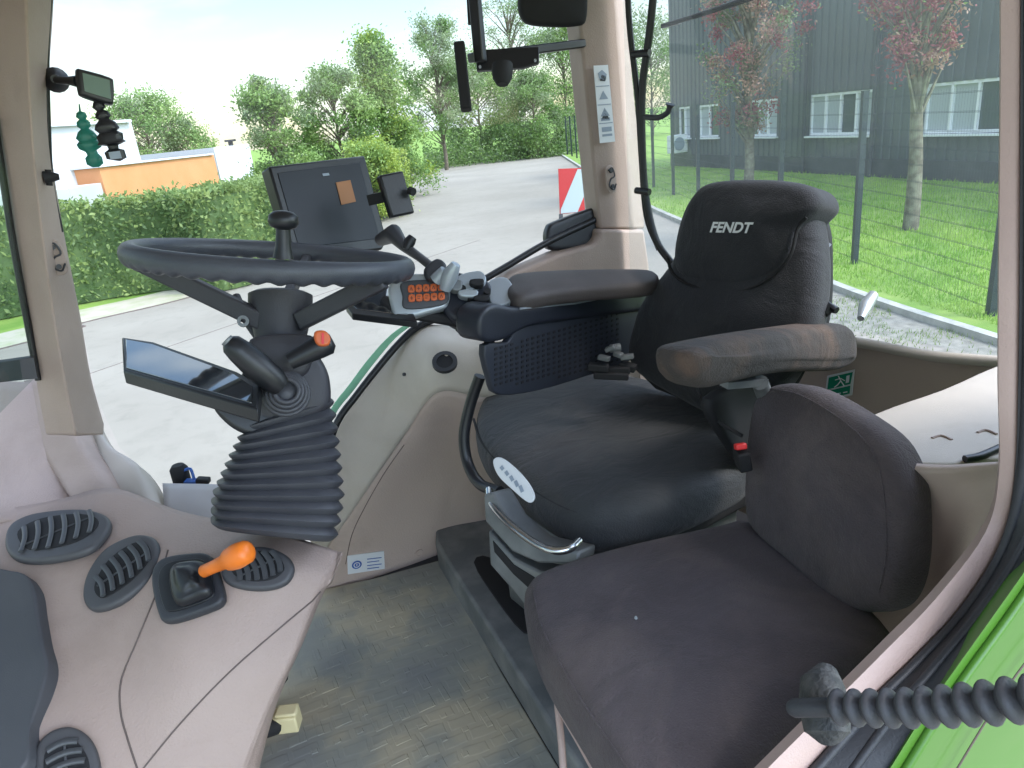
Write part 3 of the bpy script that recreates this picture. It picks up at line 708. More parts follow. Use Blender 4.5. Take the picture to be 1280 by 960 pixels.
# information sticker low on the panel
p, nn = hit(bvs, 458, 703); P0 = p + nn * .003
bm = bmesh.new(); prism(bm, [PP(x, y, P0, nn) for x, y in ((434, 695), (480, 689), (481, 711), (435, 718))], nn * -.002)
st = finish('sticker', bm, M['white'], sp, 0)
bm = bmesh.new(); cc = PP(446, 706, P0 + nn * .0012, nn); cyl(bm, cc, nn, .0125, 0, .0004, 20)
uu = (PP(480, 689, P0, nn) - PP(434, 695, P0, nn)).normalized(); vv = nn.cross(uu)
if vv.z < 0: vv = -vv
for k in range(4): bar(bm, PP(459, 699 + k * 4, P0 + nn * .0014, nn), PP(477 - (k % 2) * 3, 697 + k * 4, P0 + nn * .0014, nn), .0022, .0004, nn)
finish('blue_symbol', bm, M['bluem'], st, 0)
bm = bmesh.new(); disc(bm, cc, nn, .006, .0085, .0005, .0009, 16); bar(bm, cc + vv * -.003 + nn * .0008, cc + vv * .004 + nn * .0008, .002, .0005, nn); finish('white_symbol', bm, M['white'], st, 0)

# -- right window: glass, seal, lower corner
wy = 1.585
wpx = [(66, 0), (60, 150), (66, 230), (80, 300), (105, 420), (122, 500), (150, 560), (205, 610), (290, 690), (370, 690), (400, 580), (422, 528), (470, 464), (522, 409), (580, 395), (600, 352), (640, 325), (690, 292), (745, 262), (735, 150), (718, -120), (60, -120)]
bm = bmesh.new(); bm.faces.new([bm.verts.new(PY(x, y, wy)) for x, y in wpx]); side = finish('side_window', bm, M['glass'], cab, 0)
bm = bmesh.new(); tube(bm, cr([PY(x, y, 1.54) for x, y in ((405, 575), (422, 527), (445, 495), (470, 463), (498, 430), (524, 407), (560, 392), (590, 360), (640, 329), (690, 300), (750, 272))], 5), .0085, 8)
finish('window_seal', bm, M['black'], side, 60); bm = bmesh.new(); tube(bm, cr([PY(x, y, 1.57) for x, y in ((64, -30), (58, 60), (60, 160), (64, 230), (76, 290))], 5), .005, 8); finish('window_seal', bm, M['black'], side, 60)
bm = bmesh.new()
e = cr([PY(x, y, 1.578) for x, y in ((402, 572), (418, 520), (442, 488), (466, 456), (494, 423), (520, 403))], 4); e2 = cr([PY(x, y, 1.578) for x, y in ((400, 556), (412, 514), (437, 480), (461, 448), (489, 418), (516, 400))], 4)
for i in range(len(e) - 1): bm.faces.new([bm.verts.new(q) for q in (e[i], e[i + 1], e2[i + 1], e2[i])])
finish('glass_edge', bm, M['mint'], side, 0, weld=.0005)
# black lower corner piece by the rear pillar
px_pad('corner_cover', [(686, 284), (696, 276), (746, 259), (752, 275), (748, 300), (725, 311), (690, 312), (684, 300)], PY(715, 290, 1.54), V(-.05, -1, .15), .03, .008, M['black'], cab, inner=4)

# -- pillars
def pillar(name, rows, material, depth=.06, label=None, L=None):
    """rows: (y, left, middle, right) in photo pixels with the wall offsets Y of the three edges"""
    bm = bmesh.new(); rr = []
    for (y, a, b, c, ya, yb, yc) in rows: rr.append([PY(a, y, ya), PY(b, y, yb), PY(c, y, yc), PY(c, y, yc) + V(0, depth, 0), PY(a, y, ya) + V(0, depth, 0)])
    rr2 = [list(z) for z in zip(*[cr(list(col), 5) for col in zip(*rr)])]
    vs = [[bm.verts.new(p) for p in r] for r in rr2]
    for i in range(len(vs) - 1):
        for k in range(5): bm.faces.new((vs[i][k], vs[i][(k + 1) % 5], vs[i + 1][(k + 1) % 5], vs[i + 1][k]))
    bm.faces.new(vs[0]); bm.faces.new(vs[-1][::-1])
    return bev(finish(name, bm, material, cab, 25, label), .006, 3)
apil = pillar('front_pillar', [(-90, -52, 30, 66, 1.56, 1.47, 1.55), (0, -36, 33, 63, 1.55, 1.46, 1.55), (110, -16, 37, 57, 1.55, 1.46, 1.55), (200, 2, 43, 62, 1.55, 1.46, 1.55), (300, 18, 54, 78, 1.55, 1.46, 1.55), (400, 34, 68, 98, 1.55, 1.46, 1.55), (480, 46, 82, 112, 1.55, 1.46, 1.55), (545, 58, 95, 130, 1.55, 1.46, 1.55)], M['taupe'])
bpil = pillar('rear_pillar', [(-90, 712, 762, 772, 1.52, 1.50, 1.54), (0, 722, 770, 782, 1.52, 1.50, 1.54), (120, 733, 779, 793, 1.52, 1.50, 1.54), (210, 742, 786, 802, 1.52, 1.50, 1.54), (286, 750, 792, 806, 1.52, 1.50, 1.54)], M['taupe'])
# foot of the rear pillar blending in the armrest side trim
bm = bmesh.new(); prism(bm, [PY(x, y, 1.50) for x, y in ((751, 287), (806, 287), (812, 330), (815, 400), (640, 400), (600, 380), (645, 342), (700, 318), (742, 306), (750, 298))], (0, .07, 0)); bev(finish('pillar_foot', bm, M['taupe'], cab, 35), .008, 3)
# outer aluminium edge of the rear pillar seen through the glass
bm = bmesh.new(); tube(bm, [PY(x, y, 1.62) for x, y in ((718, -40), (722, 80), (733, 210), (738, 262))], .014, 8); finish('outer_pillar', bm, M['silver'], cab, 60)
# hook plates on the pillars
def hookplate(x, y, yv, parent, s=1):
    P0 = PY(x, y, yv); n = V(.1, -1, .1).normalized(); u, v, n = frame(n)
    ring = bmesh.new(); pad(ring, [P0 + u * a * s + v * b * s for a, b in ((-.010, -.028), (.010, -.028), (.014, 0), (.010, .028), (-.010, .028), (-.014, 0))], n, .004, .002, inner=2, sub=3); pl = finish('belt_anchor', ring, M['taupe'], parent, 50)
    k = bmesh.new(); tube(k, cr([P0 + u * a * s + v * b * s + n * .003 for a, b in ((-.008, .02), (.004, .024), (.009, .006), (-.003, .0), (-.009, -.014), (.002, -.024), (.011, -.012))], 4), .0018, 6)
    for b in (.018, -.016): cyl(k, P0 + v * b * s + n * .001, n, .0045 * s, 0, .004, 12)
    finish('hook', k, M['rubber'], pl, 50)
hookplate(70, 322, 1.50, apil); hookplate(764, 224, 1.495, bpil, 1.05)
# warning sticker strip
P0 = PY(757, 130, 1.488); n = V(.15, -1, .05).normalized()
bm = bmesh.new(); prism(bm, [PP(x, y, P0, n) for x, y in ((742, 82), (760, 81), (769, 177), (750, 179))], n * -.001); stk = finish('sticker', bm, M['white'], bpil, 0)
def q2(fx, fy):  # sticker coordinates 0..1
    a = PP(742 + 8 * fy, 82 + 97 * fy, P0 + n * .0012, n); b = PP(760 + 9 * fy, 81 + 96 * fy, P0 + n * .0012, n); return a.lerp(b, fx)
bm = bmesh.new()
for fy in (.27, .51, .75): bar(bm, q2(.05, fy), q2(.95, fy), .002, .0003, n)
for pts in (((.3, .17), (.75, .20), (.85, .12), (.55, .06), (.25, .10)), ((.5, .33), (.8, .44), (.2, .44)), ((.5, .55), (.8, .66), (.2, .66)), ((.2, .68), (.8, .68), (.8, .72), (.2, .72)), ((.2, .80), (.85, .80), (.85, .86), (.2, .86)), ((.2, .89), (.85, .89), (.85, .92), (.2, .92))):
    prism(bm, [q2(*p) for p in pts], n * -.0003)
finish('pictogram', bm, M['greyprint'], stk, 0)
bm = bmesh.new(); prism(bm, [q2(*p) for p in ((.35, .20), (.7, .21), (.8, .15), (.5, .12))], n * -.0006); prism(bm, [q2(*p) for p in ((.25, .70), (.45, .60), (.5, .57), (.55, .60), (.75, .70))], n * -.0006); finish('pictogram', bm, M['inkm'], stk, 0)

# -- rear wall, rear window
rows = [[rear(x, y) for x, y in ((800, 372), (950, 408), (1080, 433), (1165, 448), (1262, 457))], [rear(x, y) for x, y in ((800, 450), (950, 460), (1080, 475), (1165, 490), (1262, 510))], [rear(x, y) for x, y in ((800, 640), (950, 660), (1080, 680), (1165, 700), (1262, 720))], [rear(x, y) for x, y in ((790, 800), (950, 860), (1080, 900), (1165, 960), (1262, 1000))]]
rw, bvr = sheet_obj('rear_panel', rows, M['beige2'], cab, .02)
bm = bmesh.new(); tube(bm, cr([rear(x, y, .006) for x, y in ((790, 362), (950, 404), (1030, 421), (1090, 431), (1165, 445), (1262, 453))], 5), .0105, 8); finish('window_ledge', bm, M['cream'], rw, 60)
wr = [(788, 362), (1262, 450), (1262, -160), (775, -160)]
bm = bmesh.new(); bm.faces.new([bm.verts.new(rear(x, y, -.03)) for x, y in wr]); rwin = finish('rear_window', bm, M['glass_dusty'], cab, 0)
bm = bmesh.new(); tube(bm, cr([rear(x, y, -.028) for x, y in ((782, -120), (786, 20), (797, 120), (802, 200), (808, 270), (824, 312))], 5), .007, 8)
finish('window_seal', bm, M['black'], rwin, 60); bm = bmesh.new(); tube(bm, cr([rear(x, y, -.028) for x, y in ((1010, 416), (1090, 428), (1165, 442), (1262, 450))], 4), .005, 8); finish('window_seal', bm, M['black'], rwin, 60)
bm = bmesh.new(); tube(bm, cr([rear(x, y, -.026) for x, y in ((822, -60), (812, 40), (803, 110), (803, 190), (808, 250), (820, 300), (840, 330))], 5), .0085, 8)
tube(bm, [rear(790, 68, -.02), rear(812, 66, -.02)], .008, 8); tube(bm, [rear(795, 238, -.02), rear(812, 240, -.02)], .008, 8)
finish('window_strut', bm, M['black'], rwin, 60)
bm = bmesh.new(); tube(bm, cr([rear(x, y, .02) for x, y in ((806, 146), (822, 147), (834, 141), (838, 130))], 5), [.006] * 14 + [.008, .011], 10); finish('window_handle', bm, M['rubber'], rwin, 60)
# green emergency exit sticker
P0 = rear(1052, 480, .012); bm = bmesh.new(); prism(bm, [PP(x, y, P0, NR) for x, y in ((1034, 470), (1068, 462), (1065, 494), (1030, 502))], -NR * .002); st = finish('exit_sticker', bm, M['white'], rw, 0)
bm = bmesh.new(); P1 = P0 + NR * .0012
prism(bm, [PP(x, y, P1, NR) for x, y in ((1036, 472), (1066, 465), (1063, 480), (1034, 487))], -NR * .0005); prism(bm, [PP(x, y, P1, NR) for x, y in ((1034, 489), (1063, 482), (1062, 492), (1033, 499))], -NR * .0005); finish('green_field', bm, M['sgreen'], st, 0)
bm = bmesh.new(); P2 = P1 + NR * .0008
tube(bm, [PP(x, y, P2, NR) for x, y in ((1048, 470), (1051, 476), (1047, 481), (1043, 484))], .0012, 5); tube(bm, [PP(x, y, P2, NR) for x, y in ((1051, 476), (1055, 482))], .0012, 5); tube(bm, [PP(x, y, P2, NR) for x, y in ((1044, 475), (1051, 473), (1056, 476))], .001, 5)
prism(bm, [PP(x, y, P2, NR) for x, y in ((1058, 470), (1062, 469), (1061, 478), (1057, 479))], -NR * .0004)
for k in range(3): tube(bm, [PP(1038 + k * 8, 494 - k * 1.6, P2, NR), PP(1043 + k * 8, 493 - k * 1.6, P2, NR)], .0011, 5)
finish('exit_symbol', bm, M['white'], st, 0)
# shelf behind passenger seat
zs_ = 2.10
bm = bmesh.new(); pad(bm, [PZ(x, y, zs_) for x, y in ((1040, 545), (1098, 514), (1175, 487), (1262, 455), (1275, 520), (1275, 566), (1225, 574), (1175, 580), (1090, 572))], V(0, 0, 1), .04, .006, sub=4, inner=3, bulge=.001)
shf = finish('rear_shelf', bm, M['cream'], cab, 50)
bm = bmesh.new()
for q in (((1165, 548), (1176, 545), (1190, 550)), ((1222, 541), (1232, 538), (1246, 543))): bm = bmesh.new(); tube(bm, cr([PZ(x, y, zs_ + .001) for x, y in q], 4), .0022, 6); finish('finger_notch', bm, M['beige'], shf, 60)
bm = bmesh.new(); tube(bm, cr([PZ(x, y, zs_ + .003) for x, y in ((1206, 574), (1226, 570), (1258, 556))], 4), .005, 8); finish('shelf_seal', bm, M['black'], shf, 60)
T = lambda x, y, t: D(x, y, t)
rows = [[T(1060, 575, .92), T(1120, 584, .86), T(1180, 588, .82), T(1225, 584, .795), T(1275, 576, .77)],
        [T(1060, 640, .96), T(1120, 640, .90), T(1180, 620, .84), T(1232, 612, .80), T(1275, 600, .77)],
        [T(1060, 720, 1.0), T(1120, 720, .94), T(1175, 690, .88), T(1210, 690, .81), T(1262, 640, .79)],
        [T(1030, 850, 1.0), T(1085, 820, .98), T(1140, 800, .93), T(1180, 765, .88), T(1200, 720, .76)]]
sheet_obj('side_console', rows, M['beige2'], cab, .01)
# -- unseen roof, overhang lengthened past the door to shade the cab
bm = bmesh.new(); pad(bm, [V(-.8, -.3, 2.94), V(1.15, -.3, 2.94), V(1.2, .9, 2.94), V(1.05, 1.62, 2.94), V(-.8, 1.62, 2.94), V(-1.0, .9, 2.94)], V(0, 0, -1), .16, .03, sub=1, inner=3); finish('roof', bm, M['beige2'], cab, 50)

# -- door frame on the near side: trim, rubber seal, green body
FY = .33
E0 = [(1251, -140), (1251, 100), (1249, 300), (1248, 480), (1249, 590), (1232, 665), (1170, 748), (1105, 815), (1040, 880), (955, 965), (860, 1060)]
E1 = [(1277, -140), (1276, 100), (1275, 300), (1273, 480), (1268, 600), (1250, 685), (1200, 765), (1140, 828), (1085, 880), (1008, 965), (920, 1060)]
E2 = [(1400, -140), (1400, 100), (1392, 300), (1380, 480), (1350, 600), (1290, 700), (1245, 765), (1195, 835), (1160, 885), (1110, 965), (1050, 1060)]
E3 = [(1900, -140), (1900, 100), (1900, 300), (1900, 480), (1900, 600), (1900, 700), (1900, 800), (1800, 900), (1750, 1000), (1700, 1100), (1650, 1200)]
def strip(bm, A, B, ya, yb, back, mi=0, n=5, crown=0):
    a = cr([PY(x, y, ya) for x, y in A], n); b = cr([PY(x, y, yb) for x, y in B], n); L = []
    for p, q in zip(a, b):
        mid = p.lerp(q, .5) + V(0, -crown, 0)
        L.append([p + V(.8, .5, -.1) * back, p, p.lerp(q, .25) + V(0, -crown * .75, 0), mid, p.lerp(q, .75) + V(0, -crown * .75, 0), q, q + V(.8, .5, -.1) * back])
    vs = [[bm.verts.new(p) for p in r] for r in L]
    for i in range(len(vs) - 1):
        for k in range(6): bm.faces.new((vs[i][k], vs[i][k + 1], vs[i + 1][k + 1], vs[i + 1][k])).material_index = mi
bm = bmesh.new(); strip(bm, E0, E1, FY, FY - .01, .028, crown=.003); dfr = finish('door_frame', bm, M['pinktrim'], cab, 35)
bm = bmesh.new(); strip(bm, E1, E2, FY - .012, FY - .05, .03, crown=.002); 
def mix(A, B, f): return [(a[0] * (1 - f) + b[0] * f, a[1] * (1 - f) + b[1] * f) for a, b in zip(A, B)]
for f, r in ((.10, .0045), (.55, .004)):
    tube(bm, cr([PY(x, y, FY - .012 - .038 * f) for x, y in mix(E1, E2, f)], 5), r, 8)
sl = finish('door_seal', bm, M['rubber'], dfr, 50)
bm = bmesh.new(); strip(bm, E2, E3, FY - .052, FY - .09, .06); body = finish('body_panel', bm, M['green'], cab, 35)
bm = bmesh.new()
tube(bm, cr([PY(x, y, FY - .055) for x, y in mix(E2, E3, .03)], 5), .004, 8); finish('panel_lip', bm, M['green'], body, 50)
bm = bmesh.new(); tube(bm, cr([PY(x, y, FY - .0605) for x, y in mix(E2, E3, .125)], 5), .0009, 6); finish('panel_gap', bm, M['seam'], body, 50)

# windscreen side: glass, seal, dark lower frame
bm = bmesh.new(); sheet(bm, grid([[PY(-30, -60, 1.53), V(-.55, 1.38, 2.92), V(-.82, .9, 2.92), V(-.85, .0, 2.92)], [PY(46, 470, 1.53), V(-.55, 1.38, 2.0), V(-.82, .9, 1.98), V(-.85, .0, 1.95)]], 6, 2)); ws = finish('windscreen', bm, M['glass_front'], cab, 0)
bm = bmesh.new(); tube(bm, [PY(x, y, 1.535) for x, y in ((-38, -40), (-2, 185), (14, 290), (30, 380), (48, 475))], .006, 8); finish('window_seal', bm, M['black'], ws, 60)
bm = bmesh.new(); prism(bm, [PY(x, y, 1.52) for x, y in ((-80, 462), (0, 453), (42, 447), (47, 473), (0, 478), (-80, 486))], (0, .02, 0)); finish('lower_frame', bm, M['panelgrey'], ws, 0)

# ================================================================== DASHBOARD
dash = thing('dashboard', 'pinkish beige dashboard with oval air vents left of the steering column', 'dashboard', (-.1, 1.1, 1.5))
rows = [[T(-90, 640, 1.45), T(0, 636, 1.42), T(70, 625, 1.40), T(140, 610, 1.38), T(230, 640, 1.30), T(330, 660, 1.20), T(425, 690, 1.17)],
        [T(-90, 720, 1.24), T(0, 700, 1.24), T(75, 680, 1.24), T(150, 690, 1.20), T(235, 700, 1.14), T(330, 700, 1.11), T(412, 722, 1.14)],
        [T(-90, 790, 1.12), T(0, 780, 1.12), T(75, 770, 1.12), T(155, 770, 1.10), T(235, 770, 1.07), T(320, 768, 1.08), T(394, 752, 1.12)],
        [T(-90, 860, 1.03), T(0, 860, 1.03), T(80, 850, 1.04), T(150, 850, 1.04), T(225, 850, 1.03), T(300, 840, 1.05), T(366, 822, 1.08)],
        [T(-90, 940, .98), T(0, 930, .97), T(80, 925, .98), T(150, 925, 1.00), T(215, 925, 1.01), T(275, 915, 1.03), T(330, 898, 1.06)],
        [T(-90, 1040, .93), T(0, 1030, .93), T(80, 1030, .93), T(140, 1030, .95), T(195, 1030, .97), T(245, 1020, .99), T(296, 985, 1.02)]]
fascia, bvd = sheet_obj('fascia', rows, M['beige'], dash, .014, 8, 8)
# turned-in side of the fascia towards the floor
edge = [r[-1] for r in rows]
edge = [T(425, 690, 1.17), T(412, 722, 1.14), T(394, 752, 1.12), T(366, 822, 1.08), T(330, 898, 1.06), T(296, 985, 1.02)]
e1 = [T(428, 692, 1.20), T(416, 726, 1.19), T(404, 742, 1.20), T(380, 800, 1.16), T(346, 880, 1.14), T(318, 985, 1.10)]
e2 = [T(420, 700, 1.6), T(412, 730, 1.6), T(396, 742, 1.55), T(372, 800, 1.5), T(338, 880, 1.45), T(308, 985, 1.40)]
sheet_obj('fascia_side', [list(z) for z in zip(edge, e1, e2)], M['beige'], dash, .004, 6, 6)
bm = bmesh.new()
seam_on(bm, bvd, [(210, 688), (196, 740), (172, 800), (152, 850), (151, 890), (160, 925), (172, 962)], .0013)
seam_on(bm, bvd, [(398, 745), (350, 785), (285, 842), (225, 905), (178, 962)], .0013)
finish('panel_joint', bm, M['seam'], fascia, 60)
# dark grey soft panel at the left edge
def on_d(pxs, lift=.0): return [hit(bvd, x, y)[0] + hit(bvd, x, y)[1] * lift for x, y in pxs]
gp_ = on_d([(-70, 716), (10, 712), (38, 728), (46, 765), (52, 800), (58, 830), (52, 862), (38, 905), (22, 965), (-70, 980)]); c_ = sum(gp_, Vector()) / len(gp_)
nn = ((gp_[4] - gp_[0]).cross(gp_[8] - gp_[0])).normalized(); nn = nn if nn.dot(CAM - c_) > 0 else -nn
px_pad('soft_panel', [(-90, 716), (10, 712), (38, 728), (46, 765), (52, 800), (58, 830), (52, 862), (38, 905), (22, 965), (-90, 990)], c_ + nn * .02, nn, .05, .005, M['panelgrey'], dash, inner=3, bulge=.0)
# oval vents
def vent(c, outer, innr, slat_dir, nsl, label=None):
    p, n = hit(bvd, *c); n = n.normalized()
    bm = bmesh.new(); pad(bm, [PP(x, y, p + n * .010, n) for x, y in outer], n, .016, .007, inner=2, sub=6)
    v = finish('air_vent', bm, M['ventgrey'], dash, 50, label)
    bm = bmesh.new(); pad(bm, [PP(x, y, p + n * .0112, n) for x, y in innr], n, .004, .001, inner=2, sub=5); finish('vent_opening', bm, M['dblack'], v, 50)
    # slats across the opening
    ip = [PP(x, y, p + n * .012, n) for x, y in innr]; a = PP(c[0] + slat_dir[0], c[1] + slat_dir[1], p, n) - PP(*c, p, n); a.normalize(); b = n.cross(a); cc = sum(ip, Vector()) / len(ip)
    bs = [(q - cc).dot(b) for q in ip]; lo, hi = min(bs), max(bs)
    poly = cr(ip, 6, True)
    bm = bmesh.new()
    for k in range(nsl):
        s = lo + (hi - lo) * (k + .5) / nsl
        near = sorted([((q - cc).dot(a)) for q in poly if abs((q - cc).dot(b) - s) < (hi - lo) * .12])
        if not near: continue
        l0, l1 = near[0] * .84, near[-1] * .84
        if l1 - l0 < .01: continue
        curve = [cc + a * (l0 + (l1 - l0) * j / 6) + b * (s + .004 * math.sin(j / 6 * math.pi)) + n * .002 for j in range(7)]
        tube(bm, curve, [.0042] * 7, 8, flat=(n, .5))
    mid = [cc + a * 0 + b * (lo * .9), cc + b * hi * .9]
    tube(bm, mid, .0018, 6)
    finish('slat', bm, M['slatm'], v, 50)
vent((70, 668), [(5, 680), (12, 655), (45, 640), (100, 635), (132, 643), (135, 660), (110, 685), (60, 698), (20, 697)], [(22, 664), (50, 648), (95, 642), (120, 647), (120, 660), (95, 677), (50, 687), (30, 683)], (-2, 30), 6, 'leftmost oval vent with upright slats')
vent((150, 713), [(102, 745), (108, 715), (130, 685), (165, 668), (190, 670), (197, 688), (185, 720), (150, 750), (115, 761)], [(118, 730), (135, 700), (165, 679), (183, 680), (187, 698), (165, 725), (135, 745), (122, 745)], (12, 26), 6, 'tilted oval vent beside the orange lever')
vent((322, 708), [(276, 718), (282, 698), (305, 684), (335, 683), (360, 695), (367, 712), (355, 730), (325, 737), (290, 732)], [(290, 715), (298, 696), (325, 688), (348, 697), (355, 712), (340, 724), (310, 726)], (10, 24), 6, 'oval vent behind the orange lever')
vent((84, 945), [(43, 960), (46, 930), (65, 912), (90, 908), (112, 922), (124, 950), (122, 985), (80, 1000), (45, 990)], [(54, 958), (60, 935), (88, 923), (106, 940), (112, 960), (108, 985), (75, 992), (56, 985)], (30, -10), 5, 'round vent at the bottom edge of the dashboard')
# lever boot, orange lever
lp, ln = hit(bvd, 232, 733)
lever = thing('hand_lever', 'orange hand lever in a square black rubber boot on the dashboard', 'lever', lp)
bm = bmesh.new(); pad(bm, [PP(x, y, lp + ln * .010, ln) for x, y in ((188, 722), (200, 698), (238, 690), (262, 694), (274, 725), (276, 750), (250, 764), (208, 776), (196, 765))], ln, .018, .006, inner=3, sub=5); bse = finish('boot_frame', bm, M['rubber'], lever, 50)
bm = bmesh.new(); pad(bm, [PP(x, y, lp + ln * .013, ln) for x, y in ((197, 723), (208, 704), (240, 698), (256, 702), (265, 728), (266, 744), (246, 755), (213, 764), (203, 755))], ln, .006, .002, inner=2, sub=5); finish('boot_ridge', bm, M['black'], bse, 50)
bm = bmesh.new(); pad(bm, [PP(x, y, lp + ln * .036, ln) for x, y in ((207, 722), (214, 703), (238, 697), (254, 702), (259, 724), (257, 738), (240, 746), (216, 752))], ln, .026, .013, inner=5, sub=5, bulge=.01); finish('boot', bm, M['black'], lever, 50)
A_ = PP(255, 714, lp + ln * .050, ln); B_ = PP(308, 690, lp + ln * .085, ln); d = (B_ - A_)
bm = bmesh.new(); tube(bm, [A_ - d * .05, A_, A_ + d * .25, A_ + d * .52, A_ + d * .62, A_ + d * .8, B_, B_ + d * .06], [.006, .0095, .0095, .011, .0165, .0185, .0165, .010], 14); finish('lever_grip', bm, M['orange'], lever, 60)

# front right corner: pillar foot and trims
rows = [[T(-90, 478, 1.62), T(-20, 476, 1.62), T(52, 478, 1.635)], [T(-90, 550, 1.56), T(-10, 552, 1.55), T(66, 560, 1.56)], [T(-90, 610, 1.47), T(0, 612, 1.47), T(98, 625, 1.48)], [T(-90, 660, 1.36), T(10, 650, 1.36), T(140, 665, 1.36)]]
sheet_obj('cowl', rows, M['beige'], dash, .01)
rows = [[T(30, 476, 1.64), T(62, 470, 1.63), T(100, 486, 1.66)], [T(44, 545, 1.58), T(90, 545, 1.54), T(122, 560, 1.56)], [T(74, 600, 1.50), T(118, 592, 1.48), T(150, 600, 1.50)], [T(110, 655, 1.38), T(140, 645, 1.38), T(175, 640, 1.42)]]
sheet_obj('pillar_base_cover', rows, M['taupe'], dash, .01)
rows = [[T(92, 484, 1.66), T(102, 482, 1.66), T(116, 505, 1.68)], [T(108, 548, 1.60), T(130, 550, 1.58), T(142, 560, 1.6)], [T(138, 600, 1.50), T(165, 580, 1.50), T(188, 594, 1.52)], [T(155, 655, 1.40), T(190, 640, 1.38), T(212, 640, 1.42)], [T(190, 700, 1.28), T(205, 700, 1.26), T(214, 700, 1.30)]]
sheet_obj('corner_trim', rows, mat('warm_grey_plastic', (.45, .40, .35), .6, (.42, .37, .32), 5), dash, .01)
rows = [[T(203, 604, 1.46), T(260, 605, 1.42), T(330, 608, 1.38)], [T(206, 650, 1.38), T(260, 655, 1.33), T(330, 660, 1.28)], [T(208, 705, 1.27), T(262, 705, 1.20), T(330, 705, 1.15)]]
sheet_obj('column_surround', rows, M['bluegrey'], dash, .01)
t = thing('ledge_knob', 'small black knob with a blue clip standing on the ledge behind the column', 'knob', D(228, 600, 1.5))
bm = bmesh.new(); c = D(225, 592, 1.50); tube(bm, [c + V(0, 0, -.022), c + V(0, 0, -.018), c + V(0, 0, .012), c + V(0, 0, .02)], [.014, .018, .018, .012], 14); finish('knob_cap', bm, M['dblack'], t, 50)
bm = bmesh.new(); tube(bm, cr([D(x, y, 1.49) for x, y in ((230, 588), (238, 586), (243, 600))], 3), .003, 6); bar(bm, D(232, 603, 1.49), D(252, 602, 1.49), .016, .010); finish('clip', bm, M['bluem'], t, 50)
bm = bmesh.new(); bar(bm, D(246, 600, 1.485), D(262, 601, 1.485), .018, .012); bev(finish('clip_end', bm, M['dblack'], t, 50), .003)
t = thing('cream_block', 'cream block with a black plug low beside the dashboard above the floor mat', 'connector', D(350, 903, 1.17))
bm = bmesh.new(); bar(bm, D(343, 902, 1.17), D(374, 898, 1.17), .03, .03); bar(bm, D(345, 890, 1.165), D(372, 887, 1.165), .026, .006); bev(finish('block', bm, M['yellowish'], t, 30), .004)
bm = bmesh.new(); tube(bm, [D(325, 915, 1.13), D(330, 913, 1.14), D(345, 908, 1.16)], [.008, .013, .013], 10); finish('plug', bm, M['dblack'], t, 50)
t = thing('floor_pin', 'small black pin clip on the dashboard side just above the floor', 'clip', D(356, 845, 1.16))
bm = bmesh.new(); tube(bm, [D(359, 838, 1.17), D(357, 848, 1.16), D(352, 856, 1.15)], [.002, .004, .003], 6); finish('pin', bm, M['dblack'], t, 50)

# ================================================================== STEERING COLUMN
colm = thing('steering_column', 'dark grey steering column and wheel with black pleated bellows on the dashboard', 'steering column', D(345, 680, 1.12))
cen = D(344, 324, 1.16); lft = D(169, 314, 1.16); rgt = D(519, 333, 1.16); u = (rgt - lft).normalized(); vh = (cen - CAM).normalized()
pu = u.cross(vh); pu = pu if pu.z > 0 else -pu; pu.normalize(); el_ = rad(4.6)
wn = (pu * math.cos(el_) - vh * math.sin(el_)).normalized(); u = (u - wn * u.dot(wn)).normalized(); wv = wn.cross(u)   # wv points away from the camera
if wv.dot(vh) < 0: wv = -wv
RW = .209
bm = bmesh.new(); N1, N2 = 270, 14; ring = []
for i in range(N1):
    a = 2 * math.pi * i / N1; rd = u * math.cos(a) + wv * math.sin(a); row = []
    for k in range(N2):
        b = 2 * math.pi * k / N2; rr, hh = .0150 * math.cos(b), .0165 * math.sin(b)
        if math.sin(b) < -.3: hh *= 1.04 + .13 * math.sin(i / N1 * 2 * math.pi * 45)
        row.append(bm.verts.new(cen + rd * (RW + rr) + wn * hh))
    ring.append(row)
for i in range(N1):
    for k in range(N2): bm.faces.new((ring[i][k], ring[(i + 1) % N1][k], ring[(i + 1) % N1][(k + 1) % N2], ring[i][(k + 1) % N2]))
rim = finish('wheel_rim', bm, M['wheelm'], colm, 60)
hubT = D(351, 378, 1.16)
def rp(a): return cen + (u * math.cos(rad(a)) + wv * math.sin(rad(a))) * RW
for (a, e, wd) in ((196, D(330, 402, 1.13), .034), (-24, D(374, 402, 1.13), .034), (92, D(352, 385, 1.17), .026)):
    s = rp(a) - wn * .010; m1 = s.lerp(e, .5) - wn * .006
    bm = bmesh.new(); bar(bm, s, e, wd * .62, wd * .86, wn); bev(finish('wheel_spoke', bm, M['hub'], colm, 35), .004, 3)
ca = (D(351, 430, 1.155) - D(351, 372, 1.16)).normalized()
bm = bmesh.new()
o_ = D(351, 369, 1.16); tube(bm, [o_ - ca * .004, o_, o_ + ca * .012, o_ + ca * .055, o_ + ca * .078], [.042, .050, .050, .043, .038], 28); finish('wheel_hub', bm, M['hub'], colm, 40)
kb = rp(-86) ; ko = D(354, 312, .975)
sp_ = thing('spinner_knob', 'black mushroom spinner knob clamped on the steering wheel rim', 'spinner knob', ko)
kd_ = wn
bm = bmesh.new(); tube(bm, [ko - kd_ * .012, ko + kd_ * .004, ko + kd_ * .03], [.014, .0105, .0095], 14); finish('stem', bm, M['black'], sp_, 50)
bm = bmesh.new(); tube(bm, [ko + kd_ * .026, ko + kd_ * .030, ko + kd_ * .036, ko + kd_ * .045, ko + kd_ * .050, ko + kd_ * .052], [.008, .017, .0205, .019, .013, .003], 20); finish('knob', bm, M['black'], sp_, 60)
